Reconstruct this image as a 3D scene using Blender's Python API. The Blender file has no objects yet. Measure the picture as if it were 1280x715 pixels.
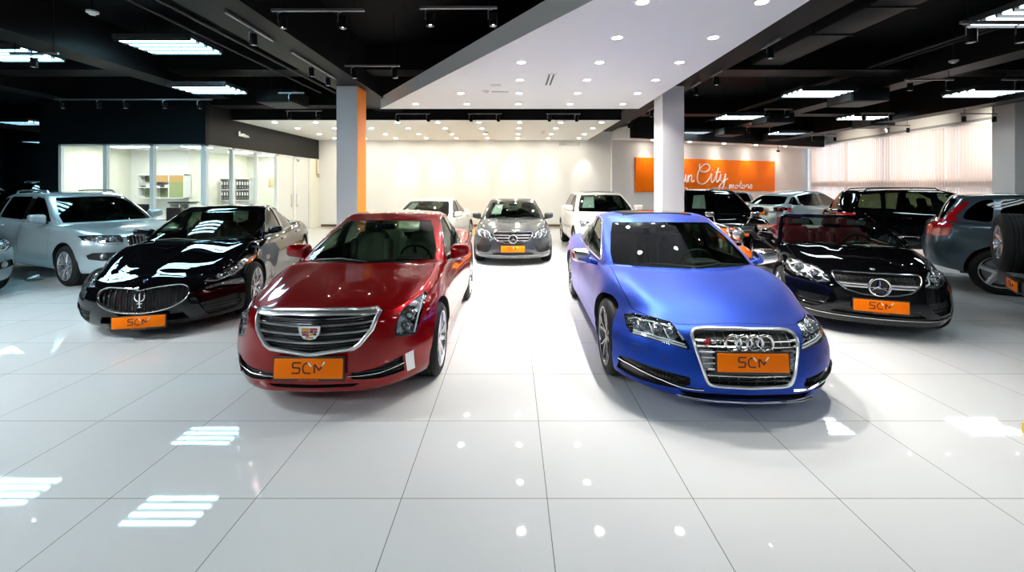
import bpy, bmesh, math, random
from mathutils import Vector, Matrix
from mathutils.bvhtree import BVHTree
random.seed(7)
SC = bpy.context.scene
COL = SC.collection
PI = math.pi
R = math.radians

class Curve:
    """monotone cubic through (x, y) points"""
    def __init__(s, pts):
        s.x = [p[0] for p in pts]; s.y = [p[1] for p in pts]
        n = len(pts)
        d = [(s.y[i+1]-s.y[i])/(s.x[i+1]-s.x[i]) for i in range(n-1)]
        m = [0.0]*n
        m[0] = d[0]; m[-1] = d[-1]
        for i in range(1, n-1):
            m[i] = 0 if d[i-1]*d[i] <= 0 else 2*d[i-1]*d[i]/(d[i-1]+d[i])
        s.m = m
    def __call__(s, v):
        X, Y, M = s.x, s.y, s.m
        if v <= X[0]: return Y[0]
        if v >= X[-1]: return Y[-1]
        i = 0
        while v > X[i+1]: i += 1
        h = X[i+1]-X[i]; t = (v-X[i])/h
        return (Y[i]*(1+2*t)*(1-t)**2 + M[i]*h*t*(1-t)**2 + Y[i+1]*t*t*(3-2*t) + M[i+1]*h*t*t*(t-1))

# ---------------------------------------------------------------- materials
MATS = {}
def nodes_of(m):
    m.use_nodes = True
    return m.node_tree.nodes, m.node_tree.links, m.node_tree.nodes['Principled BSDF']
def mat(name, col=(.8,.8,.8), rough=.5, metal=0.0, coat=0.0, coat_rough=.03, emit=None, strength=1.0, spec=.5, noise=0.0, nscale=40.0):
    if name in MATS: return MATS[name]
    m = bpy.data.materials.new(name); n, l, p = nodes_of(m)
    p.inputs['Base Color'].default_value = (*col, 1)
    p.inputs['Roughness'].default_value = rough
    p.inputs['Metallic'].default_value = metal
    p.inputs['Coat Weight'].default_value = coat
    p.inputs['Coat Roughness'].default_value = coat_rough
    p.inputs['Specular IOR Level'].default_value = spec
    if emit:
        p.inputs['Emission Color'].default_value = (*emit, 1)
        p.inputs['Emission Strength'].default_value = strength
    if noise > 0:
        tc = n.new('ShaderNodeTexCoord'); nz = n.new('ShaderNodeTexNoise'); nz.inputs['Scale'].default_value = nscale
        l.new(tc.outputs['Object'], nz.inputs['Vector'])
        mr = n.new('ShaderNodeMapRange'); mr.inputs['To Min'].default_value = max(0.0, rough-noise); mr.inputs['To Max'].default_value = rough+noise
        l.new(nz.outputs['Fac'], mr.inputs['Value']); l.new(mr.outputs['Result'], p.inputs['Roughness'])
    MATS[name] = m
    return m
def paint(name, col, metal=.35, rough=.32, coat=1.0):
    """car lacquer: metallic flake noise under a clear coat"""
    if name in MATS: return MATS[name]
    m = mat(name, col, rough, metal, coat, .015, spec=0)
    n, l, p = nodes_of(m)
    tc = n.new('ShaderNodeTexCoord'); v = n.new('ShaderNodeTexNoise'); v.inputs['Scale'].default_value = 900
    l.new(tc.outputs['Object'], v.inputs['Vector'])
    mx = n.new('ShaderNodeMix'); mx.data_type = 'RGBA'
    mx.inputs[6].default_value = (*[c*.86 for c in col], 1); mx.inputs[7].default_value = (*[min(1, c*1.14) for c in col], 1)
    l.new(v.outputs['Fac'], mx.inputs[0]); l.new(mx.outputs[2], p.inputs['Base Color'])
    return m
def glass(name, tint=(.55,.62,.58), ior=1.5, rough=0.0):
    if name in MATS: return MATS[name]
    m = bpy.data.materials.new(name); n, l, p = nodes_of(m)
    n.remove(p); out = n['Material Output']
    t = n.new('ShaderNodeBsdfTransparent'); t.inputs[0].default_value = (*tint, 1)
    g = n.new('ShaderNodeBsdfGlossy'); g.inputs['Roughness'].default_value = rough
    f = n.new('ShaderNodeFresnel'); f.inputs[0].default_value = ior
    mx = n.new('ShaderNodeMixShader')
    ge = n.new('ShaderNodeNewGeometry'); sb = n.new('ShaderNodeMath'); sb.operation = 'SUBTRACT'; sb.inputs[0].default_value = 1
    l.new(ge.outputs['Backfacing'], sb.inputs[1]); ml = n.new('ShaderNodeMath'); ml.operation = 'MULTIPLY'
    l.new(f.outputs[0], ml.inputs[0]); l.new(sb.outputs[0], ml.inputs[1])
    l.new(ml.outputs[0], mx.inputs[0]); l.new(t.outputs[0], mx.inputs[1]); l.new(g.outputs[0], mx.inputs[2])
    l.new(mx.outputs[0], out.inputs['Surface'])
    MATS[name] = m
    return m

# ---------------------------------------------------------------- mesh builder
class MB:
    def __init__(s): s.v = []; s.f = []; s.m = []
    def add(s, vs, fs, mi=0):
        o = len(s.v); s.v += [tuple(p) for p in vs]
        for f in fs: s.f.append(tuple(i+o for i in f)); s.m.append(mi)
        return s
    def box(s, x0, x1, y0, y1, z0, z1, mi=0, M=None):
        vs = [Vector(p) for p in ((x0,y0,z0),(x1,y0,z0),(x1,y1,z0),(x0,y1,z0),(x0,y0,z1),(x1,y0,z1),(x1,y1,z1),(x0,y1,z1))]
        if M: vs = [M @ p for p in vs]
        return s.add(vs, [(0,3,2,1),(4,5,6,7),(0,1,5,4),(1,2,6,5),(2,3,7,6),(3,0,4,7)], mi)
    def bbox(s, x0, x1, y0, y1, z0, z1, r=.01, mi=0, M=None):
        """box with bevelled edges"""
        c = Vector(((x0+x1)/2, (y0+y1)/2, (z0+z1)/2)); h = Vector((abs(x1-x0)/2, abs(y1-y0)/2, abs(z1-z0)/2))
        rr = [min(.98, r/max(h[k], 1e-6)) for k in range(3)]
        def f(a, b, cc): 
            p = Vector((a*h.x, b*h.y, cc*h.z)) + c
            return M @ p if M else p
        v, fc = rcube(rr[0], rr[1], rr[2], 1, 1, 1, f, (0, 1))
        return s.add(v, fc, mi)
    def tube(s, pts, r, n=8, mi=0, closed=False, rx=None):
        pts = [Vector(p) for p in pts]; N = len(pts)
        rings = []; up = None
        for i, p in enumerate(pts):
            a = pts[(i-1) % N] if (closed or i > 0) else p
            b = pts[(i+1) % N] if (closed or i < N-1) else p
            t = (b-a).normalized()
            if up is None:
                up = Vector((0,0,1)) if abs(t.z) < .9 else Vector((0,1,0))
            x = t.cross(up)
            if x.length < 1e-6: x = t.orthogonal()
            x.normalize(); up = x.cross(t).normalized()
            rad = r[i] if isinstance(r, (list, tuple)) else r
            rings.append([p + (x*math.cos(2*PI*k/n) + up*math.sin(2*PI*k/n))*rad for k in range(n)])
        vs = [q for rg in rings for q in rg]; fs = []
        for i in range(N if closed else N-1):
            j = (i+1) % N
            for k in range(n):
                fs.append((i*n+k, i*n+(k+1) % n, j*n+(k+1) % n, j*n+k))
        if not closed:
            fs.append(tuple(range(n-1, -1, -1))); fs.append(tuple((N-1)*n+k for k in range(n)))
        return s.add(vs, fs, mi)
    def lathe(s, prof, n=32, axis='Z', mi=0, M=None, close=False):
        """prof: (r, h) pairs"""
        vs = []; fs = []; P = len(prof)
        for k in range(n):
            a = 2*PI*k/n; c, si = math.cos(a), math.sin(a)
            for r_, h in prof:
                p = Vector((r_*c, r_*si, h)) if axis == 'Z' else (Vector((h, r_*c, r_*si)) if axis == 'X' else Vector((r_*c, h, r_*si)))
                vs.append(M @ p if M else p)
        for k in range(n):
            j = (k+1) % n
            for i in range(P if close else P-1):
                i2 = (i+1) % P
                fs.append((k*P+i, j*P+i, j*P+i2, k*P+i2))
        return s.add(vs, fs, mi)
    def prism(s, poly, axis, lo, hi, mi=0, M=None):
        """poly 2D: axis Y -> (x,z), X -> (y,z), Z -> (x,y)"""
        def P(q, d):
            p = Vector((q[0], d, q[1])) if axis == 'Y' else (Vector((d, q[0], q[1])) if axis == 'X' else Vector((q[0], q[1], d)))
            return M @ p if M else p
        n = len(poly)
        vs = [P(q, lo) for q in poly] + [P(q, hi) for q in poly]
        fs = [tuple(range(n-1, -1, -1)), tuple(range(n, 2*n))] + [(i, (i+1) % n, (i+1) % n+n, i+n) for i in range(n)]
        return s.add(vs, fs, mi)
    def mesh(s, name='m', recalc=True, weld=False):
        me = bpy.data.meshes.new(name); me.from_pydata(s.v, [], s.f)
        me.polygons.foreach_set('material_index', s.m)
        if recalc or weld:
            bm = bmesh.new(); bm.from_mesh(me)
            if weld: bmesh.ops.remove_doubles(bm, verts=bm.verts, dist=1e-5)
            bmesh.ops.recalc_face_normals(bm, faces=bm.faces)
            bm.to_mesh(me); bm.free()
        me.update()
        return me

def axis_pts(r0, r1, n, k=(0, .36, .7, 1)):
    a = [-1 + r0*(1-d) for d in reversed(k)] if r0 > 0 else [-1]
    b = [1 - r1*(1-d) for d in k] if r1 > 0 else [1]
    lo, hi = a[-1], b[0]
    return a + [lo+(hi-lo)*i/n for i in range(1, n)] + b
def rcube(ra, rb, rc, na, nb, nc, f, k=(0, .36, .7, 1)):
    """rounded cube surface, each axis radius r or (r_min, r_max), warped by f(a,b,c)"""
    rs = [(r, r) if not isinstance(r, tuple) else r for r in (ra, rb, rc)]
    ax = [axis_pts(r[0], r[1], n, k) for r, n in zip(rs, (na, nb, nc))]
    N = [len(a) for a in ax]
    idx = {}; vs = []
    def V(i, j, kk):
        key = (i, j, kk)
        if key in idx: return idx[key]
        p = [ax[0][i], ax[1][j], ax[2][kk]]; d = [0, 0, 0]; q = [0, 0, 0]
        for t in range(3):
            lo, hi = -1+rs[t][0], 1-rs[t][1]
            q[t] = min(max(p[t], lo), hi)
            rr = rs[t][0] if p[t] < q[t] else rs[t][1]
            d[t] = (p[t]-q[t])/rr if rr > 0 and p[t] != q[t] else 0
        L = math.sqrt(sum(x*x for x in d)); 
        if L > 0:
            for t in range(3):
                rr = rs[t][0] if d[t] < 0 else rs[t][1]
                p[t] = q[t] + rr*d[t]/L
        vs.append(Vector(f(*p))); idx[key] = len(vs)-1
        return idx[key]
    fs = []
    for i in range(N[0]-1):
        for j in range(N[1]-1):
            fs.append((V(i,j,0), V(i,j+1,0), V(i+1,j+1,0), V(i+1,j,0)))
            K = N[2]-1
            fs.append((V(i,j,K), V(i+1,j,K), V(i+1,j+1,K), V(i,j+1,K)))
    for i in range(N[0]-1):
        for kk in range(N[2]-1):
            fs.append((V(i,0,kk), V(i+1,0,kk), V(i+1,0,kk+1), V(i,0,kk+1)))
            J = N[1]-1
            fs.append((V(i,J,kk), V(i,J,kk+1), V(i+1,J,kk+1), V(i+1,J,kk)))
    for j in range(N[1]-1):
        for kk in range(N[2]-1):
            fs.append((V(0,j,kk), V(0,j,kk+1), V(0,j+1,kk+1), V(0,j+1,kk)))
            I = N[0]-1
            fs.append((V(I,j,kk), V(I,j+1,kk), V(I,j+1,kk+1), V(I,j,kk+1)))
    return vs, fs

def finish(me, mats, smooth=True, angle=32):
    ix = [0]*len(me.polygons); me.polygons.foreach_get('material_index', ix)
    me.materials.clear()
    mats = mats if isinstance(mats, (list, tuple)) else [mats]
    for m in mats: me.materials.append(m)
    me.polygons.foreach_set('material_index', [min(i, len(mats)-1) for i in ix])
    if smooth:
        me.polygons.foreach_set('use_smooth', [True]*len(me.polygons))
        me.set_sharp_from_angle(angle=R(angle))
    else:
        me.polygons.foreach_set('use_smooth', [False]*len(me.polygons))
    me.update()
def obj(name, mb, mats, parent=None, smooth=True, angle=32, recalc=True, weld=False):
    me = mb.mesh(name, recalc, weld) if isinstance(mb, MB) else mb
    me.name = name
    finish(me, mats, smooth, angle)
    o = bpy.data.objects.new(name, me); COL.objects.link(o)
    if parent: o.parent = parent
    return o
def empty(name, loc, rz=0.0):
    o = bpy.data.objects.new(name, None); COL.objects.link(o)
    o.location = loc; o.rotation_euler = (0, 0, rz); o.empty_display_size = .1
    return o
def tag(o, label, cat, group=None, kind=None):
    if label: o['label'] = label
    if cat: o['category'] = cat
    if group: o['group'] = group
    if kind: o['kind'] = kind
    return o
def copy_tree(o, parent=None):
    c = o.copy(); COL.objects.link(c)
    if parent: c.parent = parent
    for ch in list(o.children): copy_tree(ch, c)
    return c
def struct(name, mb, mats, smooth=False, label=None):
    o = obj(name, mb, mats, None, smooth); o['kind'] = 'structure'
    if label: o['label'] = label
    return o
def bop(a, b, op='DIFFERENCE'):
    oa = bpy.data.objects.new('tmp_a', a); ob = bpy.data.objects.new('tmp_b', b)
    COL.objects.link(oa); COL.objects.link(ob)
    m = oa.modifiers.new('b', 'BOOLEAN'); m.operation = op; m.object = ob; m.solver = 'MANIFOLD'
    me = None
    for sv in ('MANIFOLD', 'EXACT'):
        m.solver = sv
        dg = bpy.context.evaluated_depsgraph_get(); dg.update()
        me = bpy.data.meshes.new_from_object(oa.evaluated_get(dg))
        if len(me.polygons) > 0: break
        print('bool fallback', op)
    bpy.data.objects.remove(oa); bpy.data.objects.remove(ob)
    return me
def chaikin(poly, it=2, q=.22, closed=True):
    for _ in range(it):
        out = []; n = len(poly)
        for i in range(n if closed else n-1):
            a, b = poly[i], poly[(i+1) % n]
            out.append((a[0]+(b[0]-a[0])*q, a[1]+(b[1]-a[1])*q)); out.append((b[0]+(a[0]-b[0])*q, b[1]+(a[1]-b[1])*q))
        if not closed: out = [poly[0]] + out[1:-1] + [poly[-1]]
        poly = out
    return poly
def dense(poly, step=.04, closed=True):
    out = []; n = len(poly)
    for i in range(n if closed else n-1):
        a, b = poly[i], poly[(i+1) % n]
        k = max(1, int(math.ceil(math.hypot(b[0]-a[0], b[1]-a[1])/step)))
        for j in range(k): out.append((a[0]+(b[0]-a[0])*j/k, a[1]+(b[1]-a[1])*j/k))
    if not closed: out.append(poly[-1])
    return out
def mirx(p): return [(-q[0], q[1]) for q in reversed(p)]
def half(pts):
    """half outline with x >= 0 (top centre to bottom centre) -> full closed outline"""
    return list(pts) + [(-x, z) for x, z in reversed(pts) if x > 1e-6]
# ---------------------------------------------------------------- shared materials
CHROME = mat('chrome', (.90,.91,.92), .15, 1.0)
CHROMEB = mat('brushed_chrome', (.93,.94,.95), .30, 1.0)
SATIN = mat('satin_metal', (.62,.63,.65), .28, 1.0)
TRIM = mat('black_trim', (.012,.012,.013), .38)
GLOSSBLK = mat('gloss_black', (.006,.006,.007), .06, coat=.5)
DARKIN = mat('dark_interior', (.03,.032,.033), .6)
RUBBER = mat('tyre_rubber', (.007,.007,.0075), .65, noise=.08, spec=.3)
RIMS = mat('silver_rim', (.62,.63,.65), .22, .9)
RIMG = mat('graphite_rim', (.2,.205,.21), .25, .9)
RIMB = mat('black_rim', (.02,.02,.02), .2, .5)
DISC = mat('brake_disc', (.25,.25,.26), .4, .9)
ORANGE = mat('plate_orange', (1.0,.20,.001), .4, spec=.12)
LOGO = mat('logo_maroon', (.07,.012,.006), .4)
WHITEP = mat('white_paint_mark', (.9,.9,.88), .4)
PAPER = mat('paper', (.85,.87,.85), .6)
AMBER = mat('amber_lens', (.9,.16,.01), .15, coat=1)
REDLENS = mat('red_lens', (.5,.006,.01), .12, coat=1)
GLASS = glass('windscreen_glass', (.60,.68,.64))
GLASSD = glass('dark_side_glass', (.10,.115,.11))
GLASSC = glass('clear_lamp_cover', (.93,.95,.96), 1.45)
MIRR = mat('mirror_silver', (.8,.82,.84), .02, 1.0)
LAMPIN = mat('lamp_reflector', (.72,.73,.75), .28, .9)
def facets(name, dark, light, scale, stretch):
    m = mat(name, light, .2, .9); n, l, p = nodes_of(m)
    tc = n.new('ShaderNodeTexCoord'); mp = n.new('ShaderNodeMapping'); mp.inputs['Scale'].default_value = stretch; l.new(tc.outputs['Object'], mp.inputs[0])
    v = n.new('ShaderNodeTexVoronoi'); v.inputs['Scale'].default_value = scale; l.new(mp.outputs[0], v.inputs['Vector'])
    sp = n.new('ShaderNodeSeparateColor'); l.new(v.outputs['Color'], sp.inputs[0])
    r = n.new('ShaderNodeMapRange'); r.inputs['From Min'].default_value = .25; r.inputs['From Max'].default_value = .75; l.new(sp.outputs[0], r.inputs['Value'])
    mx = n.new('ShaderNodeMix'); mx.data_type = 'RGBA'; mx.inputs[6].default_value = (*dark, 1); mx.inputs[7].default_value = (*light, 1)
    l.new(r.outputs[0], mx.inputs[0]); l.new(mx.outputs[2], p.inputs['Base Color'])
    return m
LAMPFC = facets('faceted_reflector', (.03,.03,.035), (.80,.81,.83), 16, (1.0,1.0,1.8))
LAMPDK = mat('lamp_dark_bezel', (.035,.035,.04), .2, .4)
LEDW = mat('lamp_led', (.95,.96,.98), .25)

def wheel(parent, Rt=.33, w=.235, rim=.235, n=5, style='single', rm=None, cap=None):
    """built along local X, outer face towards +X"""
    T = MB(); h = w/2
    pr = [(rim-.004, h-.012), (rim+.012, h-.002), (rim+.03, h+.004), (Rt-.05, h+.006), (Rt-.022, h-.008), (Rt-.006, h-.026), (Rt, h-.045)]
    for g in (.058, .02):
        pr += [(Rt, g+.007), (Rt-.009, g+.005), (Rt-.009, g-.005), (Rt, g-.007)]
    pr = pr + [(r_, -x) for r_, x in reversed(pr)]
    T.lathe(pr, 48, 'X', close=True)
    t = obj('wheel', T, RUBBER, parent, angle=40)
    B = MB()
    B.lathe([(rim+.004, h-.006), (rim+.006, h-.001), (rim-.006, h-.002), (rim-.014, h-.02), (rim-.022, h-.07), (rim-.03, -h+.01), (rim-.004, -h+.006)], 48, 'X')
    xo = h-.03
    def spoke(a0, a1, w0, w1, r0=.045, r1=rim-.012, th=.028, x0=None, x1=None):
        x0_ = xo if x0 is None else x0; x1_ = xo+.016 if x1 is None else x1
        vs = []
        for rr, aa, ww, xx in ((r0, a0, w0, x0_), ((r0+r1)*.55, a0+(a1-a0)*.55, (w0+w1)*.5, (x0_+x1_)/2+.006), (r1, a1, w1, x1_)):
            c, s_ = math.cos(aa), math.sin(aa); 
            for ox, oy in ((xx-th, -ww), (xx-.004, -ww), (xx+.004, -ww*.55), (xx+.004, ww*.55), (xx-.004, ww), (xx-th, ww)):
                vs.append((ox, rr*c-oy*s_, rr*s_+oy*c))
        fs = [(0,1,2,3,4,5), (17,16,15,14,13,12)]
        for q in range(2):
            for e in range(6):
                fs.append((q*6+e, q*6+6+e, q*6+6+(e+1) % 6, q*6+(e+1) % 6))
        B.add(vs, fs)
    for k in range(n):
        a = 2*PI*k/n+.3
        if style == 'single': spoke(a, a, .028, .02)
        elif style == 'wide': spoke(a, a, .05, .042)
        elif style == 'twin':
            d = PI/n*.42
            spoke(a-.1, a-d, .014, .011); spoke(a+.1, a+d, .014, .011)
        elif style == 'y':
            d = PI/n*.5
            spoke(a, a, .022, .016, r1=rim*.6); spoke(a, a-d, .014, .01, r0=rim*.45); spoke(a, a+d, .014, .01, r0=rim*.45)
        elif style == 'turbine':
            spoke(a, a+.22, .02, .012)
    B.lathe([(0, xo+.012), (.034, xo+.011), (.05, xo+.004), (.062, xo-.01), (.062, xo-.05), (0, xo-.05)], 24, 'X')
    obj('rim', B, rm or RIMS, t, angle=35)
    D = MB(); D.lathe([(0, h-.085), (Rt*.56, h-.085), (Rt*.56, h-.108), (0, h-.108)], 32, 'X')
    obj('brake_disc', D, DISC, t)
    D = MB(); D.lathe([(0, -h+.05), (rim-.03, -h+.05), (rim-.03, -h+.03), (0, -h+.03)], 32, 'X')
    obj('brake_shield', D, TRIM, t)
    return t

def seat_mesh(w=.5, head=True):
    m = MB()
    def put(cx, cy, cz, hx, hy, hz, tilt, r=.5, pinch=0.0):
        M = Matrix.Translation((cx, cy, cz)) @ Matrix.Rotation(tilt, 4, 'X')
        def f(a, b, c):
            k = 1-pinch*(c+1)/2
            return M @ Vector((a*hx*k, b*hy*(1+.15*(1-a*a)), c*hz))
        v, fc = rcube(.35, r, .3, 4, 2, 4, f, (0, .5, 1)); m.add(v, fc)
    put(0, 0, .30, w*.5, .26, .09, R(6))
    put(0, .27, .62, w*.47, .075, .33, R(-16), .6, .16)
    put(-w*.42, .24, .58, .05, .08, .26, R(-16)); put(w*.42, .24, .58, .05, .08, .26, R(-16))
    hd = MB()
    if head:
        mm = m; m = hd
        put(0, .385, 1.03, .125, .055, .10, R(-12), .6, .1)
        m = mm
        hd.tube([(-.05, .36, .9), (-.05, .37, 1.0)], .008, 6); hd.tube([(.05, .36, .9), (.05, .37, 1.0)], .008, 6)
    return m, hd

def text_mesh(body, size, depth=.002, align='CENTER'):
    cu = bpy.data.curves.new('t', 'FONT'); cu.body = body; cu.size = size; cu.extrude = depth; cu.align_x = align; cu.align_y = 'CENTER'
    o = bpy.data.objects.new('t', cu); COL.objects.link(o)
    dg = bpy.context.evaluated_depsgraph_get(); dg.update()
    me = bpy.data.meshes.new_from_object(o.evaluated_get(dg))
    bpy.data.objects.remove(o); bpy.data.curves.remove(cu)
    return me

def flat_stroke(m, pts, w, d, y, mi=0):
    """flat polyline in the x,z plane, facing -y"""
    pts = [Vector((p[0], p[1])) for p in pts]; N = len(pts); L = []; Rr = []
    for i, p in enumerate(pts):
        a = pts[max(0, i-1)]; b = pts[min(N-1, i+1)]
        t1 = (p-a).normalized() if i > 0 else (b-p).normalized(); t2 = (b-p).normalized() if i < N-1 else t1
        t = (t1+t2).normalized() if (t1+t2).length > 1e-6 else t1
        nrm = Vector((-t.y, t.x)); k = 1/max(.5, nrm.dot(Vector((-t1.y, t1.x))))
        L.append(p+nrm*w/2*k); Rr.append(p-nrm*w/2*k)
    vs = []
    for i in range(N):
        vs += [(L[i].x, y, L[i].y), (Rr[i].x, y, Rr[i].y), (Rr[i].x, y+d, Rr[i].y), (L[i].x, y+d, L[i].y)]
    fs = [(0,1,2,3), (4*N-1, 4*N-2, 4*N-3, 4*N-4)]
    for i in range(N-1):
        for e in range(4): fs.append((4*i+e, 4*i+4+e, 4*i+4+(e+1) % 4, 4*i+(e+1) % 4))
    m.add(vs, fs, mi)

def scm_plate(parent, loc, tilt=0.0, w=.52, h=.155, small=True, rz=0.0, plain=False):
    p = MB(); p.bbox(-w/2, w/2, -.006, .004, -h/2, h/2, .006)
    o = obj('number_plate', p, ORANGE, parent); o.location = loc; o.rotation_euler = (tilt, 0, rz)
    o['label'] = 'orange dealer plate with dark lettering'
    f = MB(); f.bbox(-w/2-.012, w/2+.012, .0, .016, -h/2-.022, h/2+.012, .006)
    obj('plate_frame', f, TRIM, o)
    l = MB(); k = h*.52; ox = -1.5*k; oz = -k*.42
    S = lambda pts: [(ox+x*k, oz+z*k) for x, z in pts]
    t = .14*k if not plain else .18*k
    flat_stroke(l, S([(.8,1), (.12,1), (0,.9), (0,.6), (.1,.53), (.62,.5), (.7,.42), (.62,.05), (.5,0), (-.1,0)]), t, .003, -.0085)
    flat_stroke(l, S([(1.5,.98), (1.2,.9), (1.02,.7), (.98,.4), (1.05,.12), (1.2,0), (1.75,0)]), t, .003, -.0085)
    flat_stroke(l, S([(2.1,0), (2.1,.78), (2.2,.78), (2.55,.3), (2.72,.5), (2.86,.72)]), t, .003, -.0085)
    flat_stroke(l, S([(1.45,1.02), (1.7,.8), (1.78,.62)]), t, .003, -.0085, 1)
    flat_stroke(l, S([(2.78,.62), (3.0,.95), (3.08,1.05)]), t, .003, -.0085, 1)
    obj('lettering', l, [LOGO, WHITEP], o)
    if small:
        me = text_mesh('SUN CITY MOTORS', .017, .0005); me.transform(Matrix.Rotation(R(90), 4, 'X')); me.transform(Matrix.Translation((0, -.002, -h/2-.011)))
        obj('frame_lettering', me, ORANGE, o, smooth=False)
    return o

class Car:
    def __init__(s, name, label, loc, rz, B, G, pm, cat='car', group=None, res=1.0):
        s.B, s.G, s.pm = B, G, pm
        s.root = empty(name, loc, rz); tag(s.root, label, cat, group)
        s.L = B['L']
        for k in ('zt', 'zb', 'hw', 'sec', 'sweep', 'prof', 'tsweep', 'tprof'): s.__dict__[k] = Curve(B[k])
        s.roof = Curve(G['roof']); s.wb = Curve(G['wb']); s.wr = Curve(G['wr'])
        s.wheels = B['axles']; s.Rt = B['Rt']
        na, nb, nc = int(70*res), int(18*res), int(12*res)
        v, f = rcube(B.get('ra', (.03, .03)), B.get('rb', .10), B.get('rc', (.08, .22)), na, nb, nc, s.bmap)
        low = MB().add(v, f).mesh('low')
        v, f = rcube(G.get('ra', (.09, .12)), G.get('rb', .13), (.0, G.get('rt', .22)), int(34*res), int(16*res), int(9*res), s.cmap)
        top = MB().add(v, f).mesh('top')
        s.bvh_cab = s._bvh(top)
        s.solid = bop(low, top, 'UNION') if not G.get('none') else low
        s.bvh = s._bvh(s.solid)
        s.cuts = []          # MBs cut one after another
        s.recess = MB()
        s.belt = G['zb']
        s.door_polys = B.get('doors', [])
        s.dparts = []
    def _bvh(s, me):
        return BVHTree.FromPolygons([tuple(v.co) for v in me.vertices], [tuple(p.vertices) for p in me.polygons])
    # ---- shape maps
    def bmap(s, a, b, c):
        B = s.B; t = (c+1)/2; y0 = (a+1)/2*s.L; ab = abs(b)
        zt0 = s.zt(y0); zb0 = s.zb(y0)
        z = zb0+t*(zt0-zb0)
        Df = B.get('Df', 1.3); Dr = B.get('Dr', .9)
        u = max(0, 1-y0/Df); wf = u*u*(3-2*u); u = max(0, 1-(s.L-y0)/Dr); wr = u*u*(3-2*u)
        y = y0+wf*(s.sweep(ab)+s.prof(z))-wr*(s.tsweep(ab)+s.tprof(z))
        z -= B.get('crown', .03)*ab*ab*t*t
        for amp, b0, w, y1, y2 in B.get('ridge', []):
            k = 1.0 if y0 < y1 else max(0, 1-(y0-y1)/(y2-y1))
            z += amp*math.exp(-((ab-b0)/w)**2)*t*t*t*k
        x = b*s.hw(y)*s.sec(t)
        sx = 1 if b > 0 else -1
        for ya in s.wheels:
            x += sx*ab*B.get('flare', .012)*math.exp(-((y-ya)/.40)**2)*math.exp(-((z-.52)/.24)**2)
        for zc, d, amp in B.get('lines', []):    # horizontal character creases
            x -= sx*ab**4*amp*math.exp(-((z-zc-(y-1.5)*.02)/d)**2)
        return (x, y, z)
    def cab(s, q, b, z):
        G = s.G; zr = s.roof(q)-G.get('crown', .035)*b*b; zb = G['zb']
        h = min(1.0, max(-.3, (z-zb)/(zr-zb))); hh = max(0, h)
        yf = G['yA']+(G['yB']-G['yA'])*h-G.get('bulA', .05)*4*hh*(1-hh)
        yr = G['yD']+(G['yC']-G['yD'])*h+G.get('bulD', .03)*4*hh*(1-hh)
        y = yf+(yr-yf)*q+G.get('swA', .22)*b*b*(1-q)**3-G.get('swD', .18)*b*b*q**3
        w0, w1 = s.wb(q), s.wr(q)
        x = b*(w0+(w1-w0)*(hh**1.25 if h > 0 else h*.5))
        return Vector((x, y, z))
    def cmap(s, a, b, c):
        q = (a+1)/2; zr = s.roof(q)-s.G.get('crown', .035)*b*b; lo = s.G['zb']-s.G.get('emb', .14)
        return s.cab(q, b, lo+(c+1)/2*(zr-lo))
    def sh(s, q, h, b=1.0):
        zr = s.roof(q)-s.G.get('crown', .035)*b*b
        return s.cab(q, b, s.G['zb']+h*(zr-s.G['zb']))
    def at(s, p):
        """cabin side outline point: ('q', q, h), or (y, h) with y along the car"""
        if p[0] == 'q': return s.sh(p[1], p[2])
        lo, hi = 0.0, 1.0
        for _ in range(26):
            m = (lo+hi)/2
            if s.sh(m, p[1]).y < p[0]: lo = m
            else: hi = m
        return s.sh(lo, p[1])
    # ---- projections
    def proj(s, p, axis, target=None):
        bv = target or s.bvh
        if axis == 'F': o, d = Vector((p[0], -3, p[1])), Vector((0, 1, 0))
        elif axis == 'B': o, d = Vector((p[0], s.L+3, p[1])), Vector((0, -1, 0))
        elif axis == 'L': o, d = Vector((4, p[0], p[1])), Vector((-1, 0, 0))     # +x side
        elif axis == 'R': o, d = Vector((-4, p[0], p[1])), Vector((1, 0, 0))
        else: o, d = Vector((p[0], p[1], 6)), Vector((0, 0, -1))
        h = bv.ray_cast(o, d)
        if h[0] is None:
            if axis == 'F': q = Vector((p[0], .4, p[1]))
            elif axis == 'B': q = Vector((p[0], s.L-.4, p[1]))
            elif axis == 'L': q = Vector((.9, p[0], p[1]))
            elif axis == 'R': q = Vector((-.9, p[0], p[1]))
            else: q = Vector((p[0], p[1], 1))
            n = bv.find_nearest(q); return n[0], n[1], -d
        n = h[1]
        if n.dot(d) > 0: n = -n
        return h[0], n, -d
    def patch(s, poly, axis, off=.003, thick=.006, grid=.045, target=None, lift=None):
        """thin panel that follows the body inside a 2D outline"""
        bm = bmesh.new()
        poly = dense(poly, grid*1.3)
        bm.faces.new([bm.verts.new((p[0], p[1], 0)) for p in poly])
        xs = [p[0] for p in poly]; ys = [p[1] for p in poly]
        for lo, hi, nrm in ((min(xs), max(xs), (1,0,0)), (min(ys), max(ys), (0,1,0))):
            g = lo+grid
            while g < hi-grid*.3:
                bmesh.ops.bisect_plane(bm, geom=bm.verts[:]+bm.edges[:]+bm.faces[:], plane_co=Vector(nrm)*g, plane_no=nrm, dist=1e-5)
                g += grid
        bmesh.ops.triangulate(bm, faces=[f for f in bm.faces if len(f.verts) > 4])
        out = None
        for v in bm.verts:
            h, n, d = s.proj((v.co.x, v.co.y), axis, target); out = d
            v.co = h+d*off
        if thick:
            r = bmesh.ops.extrude_face_region(bm, geom=bm.faces[:])
            for v in [e for e in r['geom'] if isinstance(e, bmesh.types.BMVert)]: v.co += out*thick
        bmesh.ops.recalc_face_normals(bm, faces=bm.faces)
        me = bpy.data.meshes.new('p'); bm.to_mesh(me); bm.free()
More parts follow.
